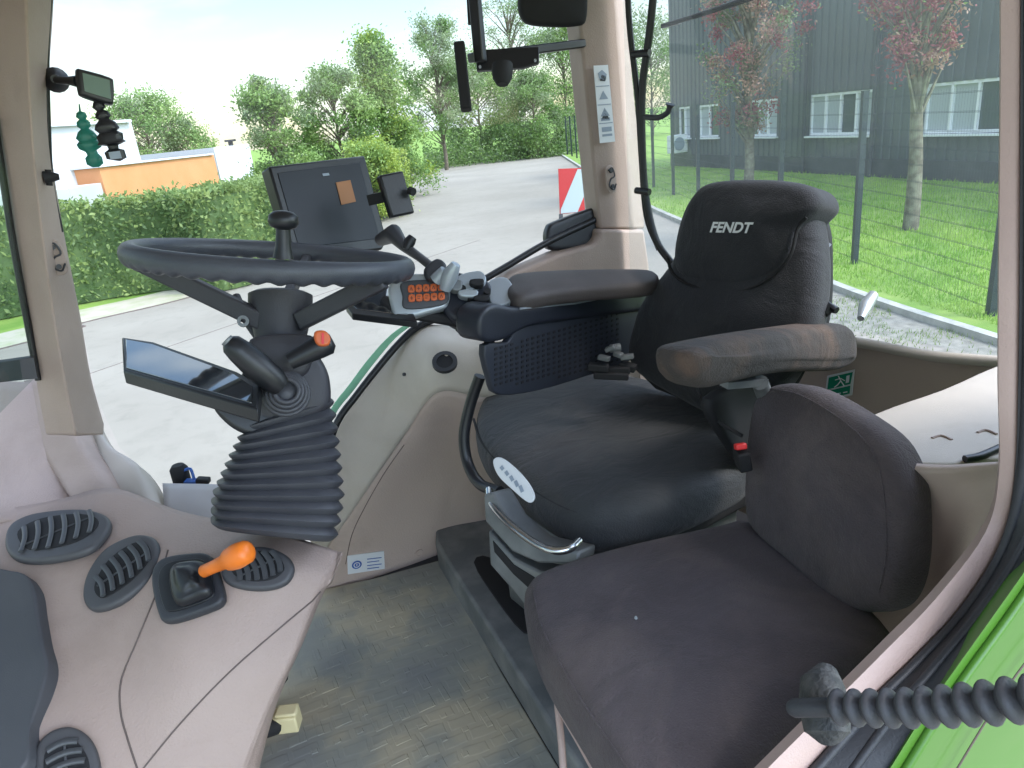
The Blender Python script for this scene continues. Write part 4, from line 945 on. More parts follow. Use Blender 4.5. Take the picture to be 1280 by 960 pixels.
# column head housing
hn = V(-.1, -.93, .35).normalized()
px_pad('column_head', [(322, 424), (384, 424), (402, 448), (412, 470), (414, 500), (405, 515), (372, 530), (335, 534), (300, 518), (296, 490), (306, 455)], D(355, 480, 1.09), hn, .10, .016, M['hub'], colm, bulge=.006)
px_pad('column_collar', [(318, 420), (388, 418), (392, 440), (380, 470), (330, 472), (312, 445)], D(352, 442, 1.08), hn, .07, .012, M['hub'], colm, bulge=.004)
# bellows
BROT = -22
top, bot = D(361, 512, 1.145), D(347, 664, 1.125)
ax = (bot - top); Lb = ax.length; axn = ax.normalized(); uu = (u - axn * u.dot(axn)).normalized(); vv = axn.cross(uu); _c, _s = math.cos(rad(BROT)), math.sin(rad(BROT)); uu, vv = uu * _c + vv * _s, vv * _c - uu * _s
bm = bmesh.new(); NR_, seg = 11, 40; rings = []
for i in range(NR_ * 6 + 1):
    f = i / (NR_ * 6); ph = (f * NR_) % 1
    base = .062 + .034 * min(1, f * 1.45) ** .8 - .004 * max(0, f - .8) * 5
    fold = .0085 * (abs(ph - .5) * 2) ** 1.4; rr = base - fold
    tilt = .027 * (1 - f) - .008 * f
    row = []
    for k in range(seg):
        a = 2 * math.pi * k / seg; c, s = math.cos(a), math.sin(a); e = 2 / 4.6
        X, Y = math.copysign(abs(c) ** e, c) * rr, math.copysign(abs(s) ** e, s) * rr * .95
        row.append(bm.verts.new(top + axn * (f * Lb - tilt * X / rr) + uu * (X - .006 * f) + vv * Y))
    rings.append(row)
for i in range(len(rings) - 1):
    for k in range(seg): bm.faces.new((rings[i][k], rings[i][(k + 1) % seg], rings[i + 1][(k + 1) % seg], rings[i + 1][k]))
bm.faces.new(rings[0][::-1]); bm.faces.new(rings[-1]); finish('bellows', bm, M['bellow'], colm, 50)
# stalks
bm = bmesh.new(); a, b = D(289, 430, .985), D(352, 484, 1.02); d = b - a
tube(bm, [a - d * .06, a, a + d * .15, a + d * .5, a + d * .85, b], [.010, .015, .0175, .0205, .019, .014], 16); stk1 = finish('control_stalk', bm, M['black'], colm, 50, 'thick black stalk on the near side')
bm = bmesh.new(); cyl(bm, a - d * .06, -d, .009, 0, .003, 16); finish('button', bm, M['steel'], stk1, 50)
bm = bmesh.new()
c = D(358, 490, 1.035); nb = (V(-.05, -.8, .45)).normalized()
for k, (r, z) in enumerate(((.031, -.012), (.027, -.004), (.022, .003), (.017, .009))):
    uu_, vv_, _ = frame(nb); tube(bm, [c + nb * z + (uu_ * math.cos(q * math.pi / 12) + vv_ * math.sin(q * math.pi / 12)) * r for q in range(25)], .0036, 8, cap=False)
cyl(bm, c, nb, .030, -.02, -.01, 24); cyl(bm, c, nb, .024, -.012, .004, 24, .014); finish('stalk_boot', bm, M['bellow'], colm, 60)
bm = bmesh.new(); a, b = D(362, 452, 1.04), D(410, 428, 1.05); d = b - a; tube(bm, [a, a + d * .3, a + d * .75, b, b + d * .12], [.012, .014, .0175, .018, .010], 14, flat=((hn), .8)); stk2 = finish('control_stalk', bm, M['black'], colm, 50, 'short stalk with an orange button')
px_pad('hazard_button', [(394, 414), (406, 413), (413, 421), (411, 431), (399, 432), (393, 424)], D(404, 423, 1.027), hn, .012, .004, M['orangek'], stk2, inner=3)
bm = bmesh.new(); prism(bm, [PP(x, y, D(404, 423, 1.0255), hn) for x, y in ((402, 416), (405, 416), (405, 430), (402, 430))], -hn * .0006); finish('button_mark', bm, M['red'], stk2, 0)
bm = bmesh.new(); tube(bm, [D(295, 370, 1.19), D(300, 385, 1.18), D(312, 405, 1.17), D(325, 425, 1.16)], [.007, .009, .008, .007], 10); finish('tilt_lever', bm, M['hub'], colm, 50)
bm = bmesh.new(); c = D(304, 402, 1.12); disc(bm, c, hn, .004, .009, 0, .006, 14); finish('lock_ring', bm, M['steel'], colm, 50)
# column mounted display
dn = V(.06, -.10, 1).normalized(); P0 = D(240, 465, 1.06)
dsp = thing('column_display', 'flat glossy display tray mirroring the sky, left of the column', 'display', P0)
px_prism('housing', [(152, 421), (192, 427), (296, 464), (326, 480), (322, 511), (154, 463)], P0, dn, .022, M['black'], dsp, .003)
px_prism('screen', [(157, 424), (191, 430), (292, 467), (316, 483), (314, 503), (158, 459)], P0 + dn * .0015, dn, .003, M['screen'], dsp, .0008)
px_pad('bracket', [(268, 505), (330, 512), (345, 530), (318, 545), (286, 532)], D(305, 525, 1.07), hn, .05, .008, M['black'], dsp, inner=3)

# ================================================================== DRIVER SEAT
SF = V(-math.cos(rad(20)), -math.sin(rad(20)), 0); SL = V(.342, -.94, 0)     # seat forward, seat left
ds = thing('driver_seat', 'black sprung driver seat with a raised headrest patch facing the steering wheel', 'seat', (.75, 1.05, 1.58))
bn_ = (SF * math.cos(rad(14)) + V(0, 0, 1) * math.sin(rad(14))).normalized(); PB = D(912, 340, 1.24)
def wr(w, q): return .0035 * math.sin(w.z * 38 + w.y * 9) * (1 - q) - .008 * math.exp(-((w.z - 2.20) / .05) ** 2) * 0
px_pad('backrest', [(781, 458), (784, 405), (800, 368), (832, 325), (848, 276), (872, 240), (930, 230), (985, 234), (1008, 262), (1018, 320), (1016, 380), (1004, 430), (955, 505), (900, 525), (840, 500)], PB, bn_, .10, .035, M['fabric_dark'], ds, bulge=.014, inner=9, zf=lambda w, q: .003 * math.sin(w.z * 55) * q)
hr = px_pad('headrest', [(836, 318), (843, 278), (858, 245), (882, 226), (940, 222), (990, 226), (1014, 236), (1020, 254), (1010, 268), (996, 284), (984, 322), (952, 352), (915, 362), (868, 356), (842, 342)], PB + bn_ * .016, bn_, .125, .028, M['fabric_dark'], ds, bulge=.010, inner=9)
bm = bmesh.new(); tube(bm, cr([PP(x, y, PB + bn_ * .009, bn_) for x, y in ((834, 322), (842, 343), (868, 358), (915, 364), (953, 354), (986, 323), (997, 286), (1008, 272))], 6), .0028, 6); finish('piping', bm, M['dblack'], hr, 60)
bm = bmesh.new(); tO = PP(912, 285, PB + bn_ * .0305, bn_); tx = (PP(940, 285.5, PB, bn_) - PP(886, 284.5, PB, bn_)).normalized(); ty = bn_.cross(tx)
if ty.z < 0: ty = -ty
text_mesh(bm, 'FENDT', tO, tx, ty, .0235, shear=.25, bold=.034, depth=.0); finish('lettering', bm, M['white'], hr, 0)
# grey print on the side bolster
bm = bmesh.new()
P0 = D(1020, 335, 1.255)
for k in range(5): bar(bm, D(1024 + k * 2, 366 - k * 14, 1.20), D(1029 + k * 2, 360 - k * 14, 1.20), .008, .001, -ray(1020, 330))
finish('side_print', bm, M['greyprint'], ds, 0)
bm = bmesh.new(); bar(bm, D(1020, 360, 1.27), D(1022, 392, 1.27), .02, .015); bev(finish('side_cover', bm, M['steel'], ds, 0), .004)
px_pad('back_shell', [(800, 470), (850, 300), (900, 245), (1000, 238), (1030, 275), (1036, 330), (1032, 400), (1010, 450), (950, 510)], PB - bn_ * .085, bn_, .03, .012, M['dblack'], ds, inner=3)
cn = (V(0, 0, 1) + SF * .02).normalized(); PC = V(.72, 1.05, 1.995)
px_pad('cushion', [(592, 520), (604, 488), (640, 472), (715, 462), (800, 466), (870, 492), (935, 530), (940, 565), (890, 596), (825, 622), (762, 636), (720, 632), (672, 610), (628, 578), (600, 548)], PC, cn, .095, .036, M['leather'], ds, bulge=.012, inner=10, zf=lambda w, q: -.012 * math.exp(-((w.x - .72) ** 2 + (w.y - 1.05) ** 2) / .012))
bm = bmesh.new(); tube(bm, cr([PP(x, y, PC - cn * .018, cn) for x, y in ((592, 524), (602, 552), (630, 584), (672, 616), (720, 640), (764, 644), (826, 630), (892, 602), (940, 570))], 5), .0028, 6); finish('piping', bm, M['dblack'], ds, 60)
# white oval tag at the front left of the cushion
tn = V(-.75, -.45, .5).normalized(); px_pad('oval_tag', [(616, 576), (626, 572), (645, 586), (662, 606), (668, 622), (660, 628), (640, 612), (622, 594)], D(641, 600, 1.135), tn, .004, .0015, M['white'], ds, inner=2)
bm = bmesh.new(); 
for k in range(5): bar(bm, PP(626 + k * 6, 583 + k * 6, D(641, 600, 1.1335), tn), PP(629 + k * 6, 587 + k * 7, D(641, 600, 1.1335), tn), .006, .0004, tn)
finish('tag_print', bm, M['greyprint'], ds, 0)
# suspension base
R20 = Matrix.Rotation(rad(8), 3, 'Z')
bm = bmesh.new(); box(bm, (.745, 1.06, 1.855), .36, .36, .07, R20); bev(finish('seat_pan', bm, M['dblack'], ds, 30), .012, 2)
bm = bmesh.new(); box(bm, (.70, 1.08, 1.785), .35, .34, .075, R20); bev(finish('upper_frame', bm, M['steel'], ds, 30), .012, 3)
bm = bmesh.new(); box(bm, (.75, 1.06, 1.70), .37, .33, .10, R20)
for k in range(4): box(bm, (.75, 1.06, 1.66 + k * .025), .385, .345, .008, R20)
bev(finish('suspension', bm, M['rubber'], ds, 30), .004, 2)
bm = bmesh.new(); box(bm, (.75, 1.06, 1.61), .44, .38, .07, R20); bev(finish('base_frame', bm, M['steel'], ds, 30), .01, 3)
fn = V(-.86, -.42, .28).normalized()
px_prism('side_frame', [(604, 618), (616, 616), (636, 650), (668, 678), (724, 690), (722, 706), (672, 704), (640, 690), (606, 652)], D(650, 665, 1.13), fn, .05, M['steel'], ds, .004)
px_prism('side_frame', [(610, 662), (642, 698), (674, 714), (700, 716), (690, 740), (668, 772), (640, 738), (612, 706)], D(650, 710, 1.15), fn, .05, M['steel'], ds, .004)
px_prism('side_slot', [(616, 676), (642, 706), (668, 722), (664, 738), (642, 718), (618, 690)], D(650, 710, 1.15) + fn * .0015, fn, .003, M['dblack'], ds, 0)
bm = bmesh.new(); tube(bm, cr([D(x, y, t) for x, y, t in ((611, 612, 1.20), (614, 628, 1.17), (634, 652, 1.13), (664, 676, 1.09), (690, 688, 1.06), (712, 686, 1.06), (724, 676, 1.08))], 5), .0062, 10); finish('adjust_handle', bm, M['chrome'], ds, 60)
bm = bmesh.new(); tube(bm, cr([D(x, y, t) for x, y, t in ((600, 470, 1.3), (588, 505, 1.32), (580, 545, 1.33), (585, 580, 1.33), (600, 605, 1.3), (625, 615, 1.25))], 6), .0105, 10); finish('hose', bm, M['black'], ds, 60)
bm = bmesh.new()
for (x, y, l, a) in ((748, 446, 14, 3), (757, 438, 12, -5), (768, 441, 10, 4), (776, 447, 16, -2)): bar(bm, D(x, y, 1.30), D(x + l, y + a, 1.29), .012, .009)
tube(bm, [D(762, 436, 1.3), D(776, 434, 1.3)], .008, 10); bev(finish('recliner_mechanism', bm, M['steel'], ds, 40), .002)
bm = bmesh.new()
for (x, y, l, a) in ((735, 458, 26, 2), (760, 462, 28, 0), (742, 468, 44, 2), (775, 455, 20, 6)): bar(bm, D(x, y, 1.31), D(x + l, y + a, 1.30), .018, .014)
bev(finish('recliner_cover', bm, M['dblack'], ds, 40), .003)
# near armrest
an = SL; 
ar = px_pad('armrest', [(868, 452), (880, 436), (930, 424), (990, 414), (1050, 406), (1070, 410), (1075, 428), (1072, 452), (1052, 465), (985, 468), (925, 480), (890, 488), (872, 478)], D(950, 440, .985), an, .062, .020, M['arm'], ds, bulge=.004, inner=6)
bm = bmesh.new(); bar(bm, D(905, 480, 1.02), D(955, 476, 1.04), .02, .01); tube(bm, [D(950, 478, 1.03), D(958, 500, 1.08)], .012, 10); finish('armrest_bracket', bm, M['steel'], ds, 40)
px_pad('seat_side', [(890, 500), (960, 478), (960, 530), (945, 590), (915, 560)], D(920, 530, 1.12), SL, .02, .01, M['dblack'], ds, inner=3)
bk = thing('belt_buckle', 'red button belt buckle between the driver seat and the folding seat', 'buckle', D(926, 558, 1.03))
bm = bmesh.new(); bar(bm, D(930, 585, 1.03), D(926, 562, 1.02), .03, .018); bev(finish('housing', bm, M['dblack'], bk, 30), .003)
bm = bmesh.new(); bar(bm, D(926, 562, 1.012), D(925, 554, 1.012), .016, .012); bev(finish('button', bm, M['red'], bk, 30), .002)
bm = bmesh.new(); tube(bm, [D(868, 480, 1.1), D(884, 515, 1.09), D(905, 532, 1.07), D(928, 545, 1.05)], .003, 6); finish('cable', bm, M['dblack'], bk, 30)
t = thing('small_lever', 'small grey lever with a black grip behind the near armrest', 'lever', D(1032, 386, 1.2))
bm = bmesh.new(); tube(bm, [D(1030, 392, 1.2), D(1038, 384, 1.2), D(1046, 388, 1.19)], [.008, .010, .006], 8); finish('grip', bm, M['black'], t, 50)
bm = bmesh.new(); tube(bm, [D(1076, 398, 1.25), D(1082, 382, 1.27), D(1092, 368, 1.28)], [.006, .012, .009], 10); o = finish('window_knob', bm, M['silver'], cab, 50)

# ================================================================== PASSENGER SEAT
ps_ = thing('passenger_seat', 'purplish grey folding instructor seat with worn cushion by the door', 'seat', (.5, .6, 1.58))
pn = V(-.02, .03, 1).normalized(); PP0 = V(.5, .6, 1.95)
pc_ = px_pad('cushion', [(652, 742), (664, 712), (720, 690), (800, 668), (900, 648), (945, 645), (1035, 705), (1110, 768), (1112, 796), (1060, 838), (1005, 900), (965, 955), (925, 985), (850, 1010), (790, 985), (722, 880), (672, 800)], PP0, pn, .095, .030, M['purple'], ps_, bulge=.010, inner=10, zf=lambda w, q: .002 * math.sin(w.x * 30 + w.y * 17))
def seam_obj(o, pxs, r, material, parent, lift=.0003):
    b2 = bmesh.new(); b2.from_mesh(o.data); off_ = Vector(parent.location); bmesh.ops.translate(b2, verts=b2.verts[:], vec=off_); bv = BVHTree.FromBMesh(b2)
    bm = bmesh.new(); seam_on(bm, bv, pxs, r, lift, 8); b2.free(); return finish('seam', bm, material, parent, 60)
bm = bmesh.new(); c = PP(795, 773, PP0 + pn * .0125, pn); tube(bm, [c, c + pn * .003], [.0022, .0012], 8); finish('stud', bm, M['silver'], ps_, 40)
bn2 = V(-.93, .14, .30).normalized(); PB2 = V(.675, .60, 2.02)
pb_ = px_pad('backrest', [(924, 585), (930, 525), (940, 492), (965, 478), (1000, 482), (1050, 510), (1095, 545), (1116, 590), (1122, 640), (1120, 700), (1108, 745), (1085, 764), (1052, 762), (1018, 742), (972, 700), (928, 655)], PB2, bn2, .07, .024, M['purple'], ps_, bulge=.008, inner=9)
seam_obj(pb_, [(962, 486), (1000, 494), (1048, 522), (1088, 560), (1104, 610), (1108, 690), (1098, 742)], .0011, M['purple'], ps_)
seam_obj(pc_, [(666, 735), (680, 790), (725, 872), (790, 968)], .0011, M['purple'], ps_)
bm = bmesh.new(); bo = [PZ(x, y, 1.58) for x, y in ((693, 880), (716, 965))]
prism(bm, [V(.41, .40, 1.86), V(.41, .72, 1.86), V(.62, .74, 1.86), V(.64, .42, 1.86)], (0, 0, -.285)); bev(finish('seat_box', bm, M['beige'], ps_, 30), .006, 2)
bm = bmesh.new(); tube(bm, [D(697, 880, 1.0), D(702, 930, .97), D(706, 990, .95)], .005, 8); tube(bm, [D(700, 884, .99), D(724, 925, .94), D(757, 985, .88)], .006, 8); finish('folding_stay', bm, M['pinktrim'], ps_, 50)

# ================================================================== RIGHT ARMREST CONSOLE
con = thing('armrest_console', 'blue black armrest console with perforated side right of the driver seat', 'armrest console', D(700, 400, 1.3))
PA = D(700, 385, 1.30)
px_pad('console_body', [(600, 418), (602, 392), (618, 380), (650, 384), (720, 376), (820, 358), (820, 385), (730, 398), (665, 408), (634, 424), (610, 428)], PA, SL, .06, .008, M['console'], con, inner=3, sub=4)
bm = bmesh.new(); tube(bm, [PP(x, y, PA + SL * .001, SL) for x, y in ((650, 386), (720, 379), (810, 362))], .0018, 6); finish('trim_line', bm, M['silver'], con, 50)
an2 = V(0, 0, 1)
px_pad('arm_pad', [(634, 354), (645, 340), (720, 335), (812, 336), (818, 352), (740, 358), (690, 364), (655, 371), (638, 366)], D(720, 352, 1.30), (V(0, 0, 1) + SL * .25), .032, .012, M['armbrown'], con, inner=5, bulge=.003)
PG = PA - SL * .012
bm = bmesh.new(); pad(bm, [PP(x, y, PG, SL) for x, y in ((606, 432), (634, 428), (650, 408), (700, 396), (788, 380), (800, 400), (790, 450), (735, 470), (675, 488), (625, 494), (613, 474))], SL, .016, .004, inner=2, sub=3)
for i in range(24):
    for j in range(10):
        x = 620 + i * 6.6; y = 436 + j * 6.4 - i * 1.9
        if x < 650 and y < 430: continue
        if y > 484 - (x - 620) * .16: continue
        c = PP(x, y, PG + SL * .0006, SL); box(bm, c, .0062, .0014, .0042, Matrix((SF, SL, V(0, 0, 1))).transposed(), 1)
finish('perforated_panel', bm, [M['grille'], M['dblack']], con, 40)
# front controls
px_pad('control_head', [(548, 352), (560, 338), (585, 342), (612, 352), (616, 378), (600, 405), (575, 402), (556, 388)], D(582, 370, 1.24), V(-.2, -.8, .6), .05, .008, M['console'], con, inner=3)
px_pad('switch_plate', [(610, 352), (634, 347), (644, 372), (616, 381)], D(626, 364, 1.25), V(-.1, -.5, .9), .012, .003, M['silver'], con, inner=3)
px_pad('switch_plate', [(572, 345), (600, 338), (607, 352), (580, 362)], D(590, 350, 1.235), V(-.1, -.6, .8), .012, .003, M['silver'], con, inner=3)
bm = bmesh.new(); tube(bm, [D(556, 362, 1.21), D(562, 345, 1.20), D(570, 330, 1.19)], [.010, .015, .008], 10); tube(bm, [D(545, 350, 1.21), D(556, 338, 1.2)], [.012, .009], 10); finish('joystick', bm, M['silver'], con, 50)
px_pad('thumb_rest', [(530, 335), (546, 322), (558, 330), (552, 345), (536, 348)], D(543, 335, 1.21), V(-.2, -.8, .6), .02, .006, M['rubber'], con, inner=3)
bm = bmesh.new()
for k, (x, y) in enumerate(((588, 372), (598, 378), (590, 386), (603, 390), (578, 362), (609, 365))): cyl(bm, D(x, y, 1.225), V(-.2, -.8, .6), .006, -.01, .006, 12)
finish('button', bm, M['dblack'], con, 50)
random.seed(11)
for k, (x, y, w, h_) in enumerate(((585, 366, 22, 9), (602, 372, 18, 8), (570, 356, 14, 12), (596, 352, 16, 8), (612, 384, 16, 9))):
    bm = bmesh.new(); nn_ = V(-.25, -.8, .55); q0 = D(x, y, 1.215)
    pad(bm, [PP(x + a * w / 2, y + b * h_ / 2, q0, nn_.normalized()) for a, b in ((-1, -.8), (1, -1), (.9, 1), (-.8, .9))], nn_, .02, .003, inner=2, sub=3)
    finish('control_key', bm, M[('silver', 'dblack', 'steel', 'dblack', 'ventgrey')[k]], con, 50)
bm = bmesh.new(); bar(bm, D(572, 398, 1.26), D(620, 415, 1.28), .05, .04); bar(bm, D(498, 388, 1.24), D(580, 402, 1.26), .03, .02); bev(finish('support_arm', bm, M['dblack'], con, 30), .006)
kn = V(-.25, -.85, .45).normalized(); KP = D(530, 370, 1.22)
kp = px_pad('keypad', [(486, 356), (500, 343), (548, 343), (562, 358), (560, 380), (545, 388), (500, 398), (488, 380)], KP, kn, .03, .006, M['silver'], con, inner=3)
px_pad('key_plate', [(504, 352), (552, 350), (560, 362), (556, 380), (508, 386), (503, 370)], KP + kn * .0035, kn, .006, .003, M['panelgrey'], kp, inner=3)
for j in range(2):
    for i in range(5):
        bm = bmesh.new(); x, y = 514 + i * 9.3 + j * .6, 361 + j * 11.5 - i * .6; pad(bm, [PP(x + a, y + b, KP + kn * .007, kn) for a, b in ((-3.6, -4), (3.6, -4.3), (3.8, 3.8), (-3.4, 4.2))], kn, .004, .0012, inner=2, sub=2); k0 = KP + kn * .0074
        for (ax1, ay1, ax2, ay2) in random.choice((((-2, -1.5, 2, -1.5), (-2, 1.2, 1, 1.2)), ((-1.6, 2, 0, -2), (0, -2, 1.6, 2)), ((-2, 0, 2, 0), (0, -2.2, 0, 2.2)))): bar(bm, PP(x + ax1, y + ay1, k0, kn), PP(x + ax2, y + ay2, k0, kn), .0009, .0004, kn, 1)
        finish('key', bm, [M['orangek'], M['inkm']], kp, 40)
t2 = thing('lower_display', 'black rimmed flat display mirroring the road under the right of the wheel', 'display', D(470, 380, 1.27))
ln2 = V(.05, -.12, 1).normalized(); px_prism('housing', [(432, 382), (498, 352), (522, 402), (440, 392)], D(470, 380, 1.26), ln2, .012, M['black'], t2, .002)
px_prism('screen', [(440, 380), (494, 356), (510, 394), (446, 386)], D(470, 380, 1.26) + ln2 * .001, ln2, .002, M['screen'], t2, .0006)

# terminal
term = thing('terminal_screen', 'large dark terminal screen with orange sticker behind the steering wheel', 'screen', D(410, 260, 1.4))
TN = V(.35, -.90, .25).normalized(); TP = D(410, 260, 1.42)
px_prism('housing', [(336, 208), (456, 194), (484, 300), (478, 312), (372, 322), (366, 312)], TP, TN, .035, M['black'], term, .004)
px_prism('display', [(347, 216), (450, 203), (475, 298), (374, 310)], TP + TN * .0015, TN, .003, M['screen2'], term, .001)
px_prism('orange_label', [(420, 228), (438, 225), (445, 252), (427, 256)], TP + TN * .0032, TN, .001, mat('dull_orange_label', (.35, .14, .04), .5), term, 0)
px_prism('status_light', [(403, 217), (411, 216), (412, 219), (404, 220)], TP + TN * .0032, TN, .001, M['greyprint'], term, 0)
bm = bmesh.new(); tube(bm, [D(475, 300, 1.42), D(492, 292, 1.38), D(505, 308, 1.34), D(525, 322, 1.3), D(548, 340, 1.27)], [.012, .018, .010, .008, .008], 12); finish('support_arm', bm, M['ventgrey'], term, 50)
bm = bmesh.new(); tube(bm, [D(508, 312, 1.32), D(512, 302, 1.32), D(516, 296, 1.32)], [.008, .011, .008], 10); finish('adjust_knob', bm, M['black'], term, 50)
ph = thing('phone_holder', 'empty black phone holder clamped to the terminal screen', 'phone holder', D(496, 243, 1.38))
HN = V(.1, -.97, .2).normalized(); HP_ = D(497, 243, 1.37)
px_prism('cradle', [(474, 219), (504, 213), (519, 266), (490, 272)], HP_, HN, .02, M['black'], ph, .004)
bm = bmesh.new(); bar(bm, D(462, 250, 1.40), D(490, 244, 1.39), .022, .02); tube(bm, [D(512, 238, 1.37), D(517, 240, 1.365)], .008, 8); finish('clamp', bm, M['dblack'], ph, 40)

# ================================================================== THINGS HUNG ON THE PILLARS
br = thing('monitor_bracket', 'black steel bracket reaching from the rear pillar across the side window', 'bracket', D(745, 55, 1.68))
bm = bmesh.new(); bar(bm, D(590, 72, 1.44), D(748, 52, 1.68), .030, .018); bev(finish('cross_bar', bm, M['black'], br, 30), .003)
bm = bmesh.new(); bar(bm, D(601, 78, 1.43), D(588, -60, 1.40), .022, .018, CU); bev(finish('upright_bar', bm, M['black'], br, 30), .003)
bm = bmesh.new(); bar(bm, D(583, -60, 1.5), D(588, 30, 1.5), .01, .01, CU); finish('cable', bm, M['dblack'], br, 30)
bm = bmesh.new(); bar(bm, D(574, 54, 1.42), D(583, 138, 1.42), .026, .022, CU); bev(finish('grip', bm, M['dblack'], br, 30), .004)
bm = bmesh.new(); prism(bm, [D(x, y, 1.44) for x, y in ((594, 62), (674, 58), (674, 78), (655, 84), (596, 88))], CF * .012); bev(finish('mount_plate', bm, M['black'], br, 30), .002)
bm = bmesh.new(); tube(bm, [D(628, 80, 1.40), D(628, 88, 1.40), D(628, 98, 1.40), D(628, 106, 1.40)], [.020, .021, .019, .011], 12); finish('clamp_knob', bm, M['dblack'], br, 40)
bm = bmesh.new()
for q in ((600, 84), (636, 82), (669, 76)): cyl(bm, D(*q, 1.436), -CF, .0028, 0, .004, 8)
finish('bolt', bm, M['silver'], br, 40)
bm = bmesh.new(); tube(bm, [D(746, 36, 1.67), D(746, 42, 1.665), D(748, 66, 1.665), D(748, 72, 1.67)], [.012, .020, .020, .012], 12); finish('swivel', bm, M['rubber'], br, 40)
mr = thing('cab_mirror', 'black rounded mirror back cut by the top edge of the photo', 'mirror', D(690, 0, 1.55))
px_pad('mirror_shell', [(649, -5), (652, 20), (668, 31), (720, 32), (735, 20), (730, -40), (690, -60), (655, -45)], D(690, 0, 1.55), V(-.3, -1, 0), .03, .012, M['dblack'], mr, inner=5, bulge=.006)
wp = thing('wiper_arm', 'thin black wiper arm across the top of the rear window', 'wiper', rear(870, 20, -.05))
bm = bmesh.new(); tube(bm, [rear(x, y, -.05) for x, y in ((828, 32), (870, 20), (925, 2), (985, -20))], [.004, .005, .006, .008], 8); finish('arm', bm, M['dblack'], wp, 50)
bm = bmesh.new(); bar(bm, rear(828, 33, -.06), rear(850, 27, -.06), .012, .008); finish('blade_end', bm, M['black'], wp, 50)
# latch on the front pillar
t = thing('window_latch', 'small black latch on the front edge of the side window', 'latch', PY(62, 221, 1.5))
bm = bmesh.new(); tube(bm, [PY(55, 222, 1.50), PY(64, 221, 1.50), PY(74, 221, 1.50)], [.011, .009, .005], 10); tube(bm, [PY(60, 212, 1.5), PY(62, 232, 1.5)], .005, 8); finish('catch', bm, M['dblack'], t, 50)
# suction mounted mirror with two pendants
sm_ = thing('suction_mirror', 'small framed mirror on a suction cup at the top left of the side window', 'mirror', PY(70, 100, 1.55))
bm = bmesh.new(); c = PY(70, 100, 1.56); n = V(0, -1, 0); tube(bm, [c, c + n * .006, c + n * .014, c + n * .02], [.021, .02, .012, .007], 16); finish('suction_cup', bm, M['black'], sm_, 50)
bm = bmesh.new(); tube(bm, [PY(70, 100, 1.54), PY(86, 101, 1.52), PY(98, 102, 1.5)], [.006, .007, .010], 8); finish('arm', bm, M['black'], sm_, 50)
mn = V(.35, -.9, .1).normalized(); MP = PY(119, 107, 1.48)
px_pad('mirror_frame', [(97, 88), (103, 86), (138, 96), (143, 104), (143, 126), (138, 130), (106, 120), (100, 112)], MP, mn, .018, .005, M['black'], sm_, inner=3, sub=3)
px_prism('mirror_glass', [(103, 91), (137, 100), (139, 124), (106, 114)], MP + mn * .0015, mn, .002, M['cyanm'], sm_, 0)
def pendant(name, label, pts, material, yv):
    t = thing(name, label, 'pendant', PY(pts[0][0], pts[0][1], yv)); bm = bmesh.new()
    tube(bm, [PY(x, y, yv) for x, y, r in pts], [r / FPX * 1.6 for x, y, r in pts], 10, flat=(V(0, 1, 0), .5)); finish('body', bm, material, t, 40)
    return t
t = pendant('hanging_pendant', 'black carved pendant hanging under the suction mirror', [(121, 124, 1), (122, 128, 4), (124, 134, 6), (125, 138, 3), (127, 141, 6), (129, 146, 7), (130, 149, 4.5), (132, 154, 9), (134, 161, 11), (135, 165, 8), (137, 169, 12), (139, 176, 11), (140, 179, 13), (141, 182, 5), (142, 186, 4.5), (143, 189, 9), (146, 198, 9), (146, 201, 3)], M['black'], 1.49)
bm = bmesh.new(); box(bm, PY(144, 194, 1.475), .018, .003, .012); finish('pale_band', bm, M['greyprint'], t, 0)
pendant('hanging_pendant', 'teal green carved pendant hanging beside the black one', [(99, 130, .6), (100, 139, 1), (101, 141, 4), (102, 146, 5), (103, 149, 3), (104, 153, 6), (105, 158, 6), (106, 161, 3.5), (107, 165, 7), (109, 172, 10), (110, 176, 8), (111, 179, 11), (113, 185, 10), (114, 189, 5), (116, 193, 5), (117, 197, 7.5), (119, 205, 7.5), (120, 209, 3)], M['teal'], 1.53)
bpy.data.objects['hanging_pendant']['group'] = bpy.data.objects['hanging_pendant.001']['group'] = 'pendants under the suction mirror'

# ================================================================== OUTSIDE PARTS OF THE TRACTOR
wb = thing('warning_board', 'red and white striped warning board outside the rear of the side window', 'warning board', D(722, 240, 2.3))
wn2 = V(-.30, -.94, .05).normalized(); WP = D(722, 238, 2.3)
def wbp(pts, mname, nm, lift=0): return px_prism(nm, pts, WP + wn2 * lift, wn2, .004 if lift == 0 else .001, M[mname], wb, 0)
wbp([(698, 211), (752, 209), (754, 262), (700, 268)], 'redrefl', 'board')
wbp([(722, 211.5), (744, 210.5), (722, 265), (701, 267), (701, 262)], 'whiterefl', 'white_stripe', .0012)
bm = bmesh.new(); bar(bm, D(701, 268, 2.3), D(702, 300, 2.3), .012, .012, CU); finish('holder', bm, M['rubber'], wb, 0)
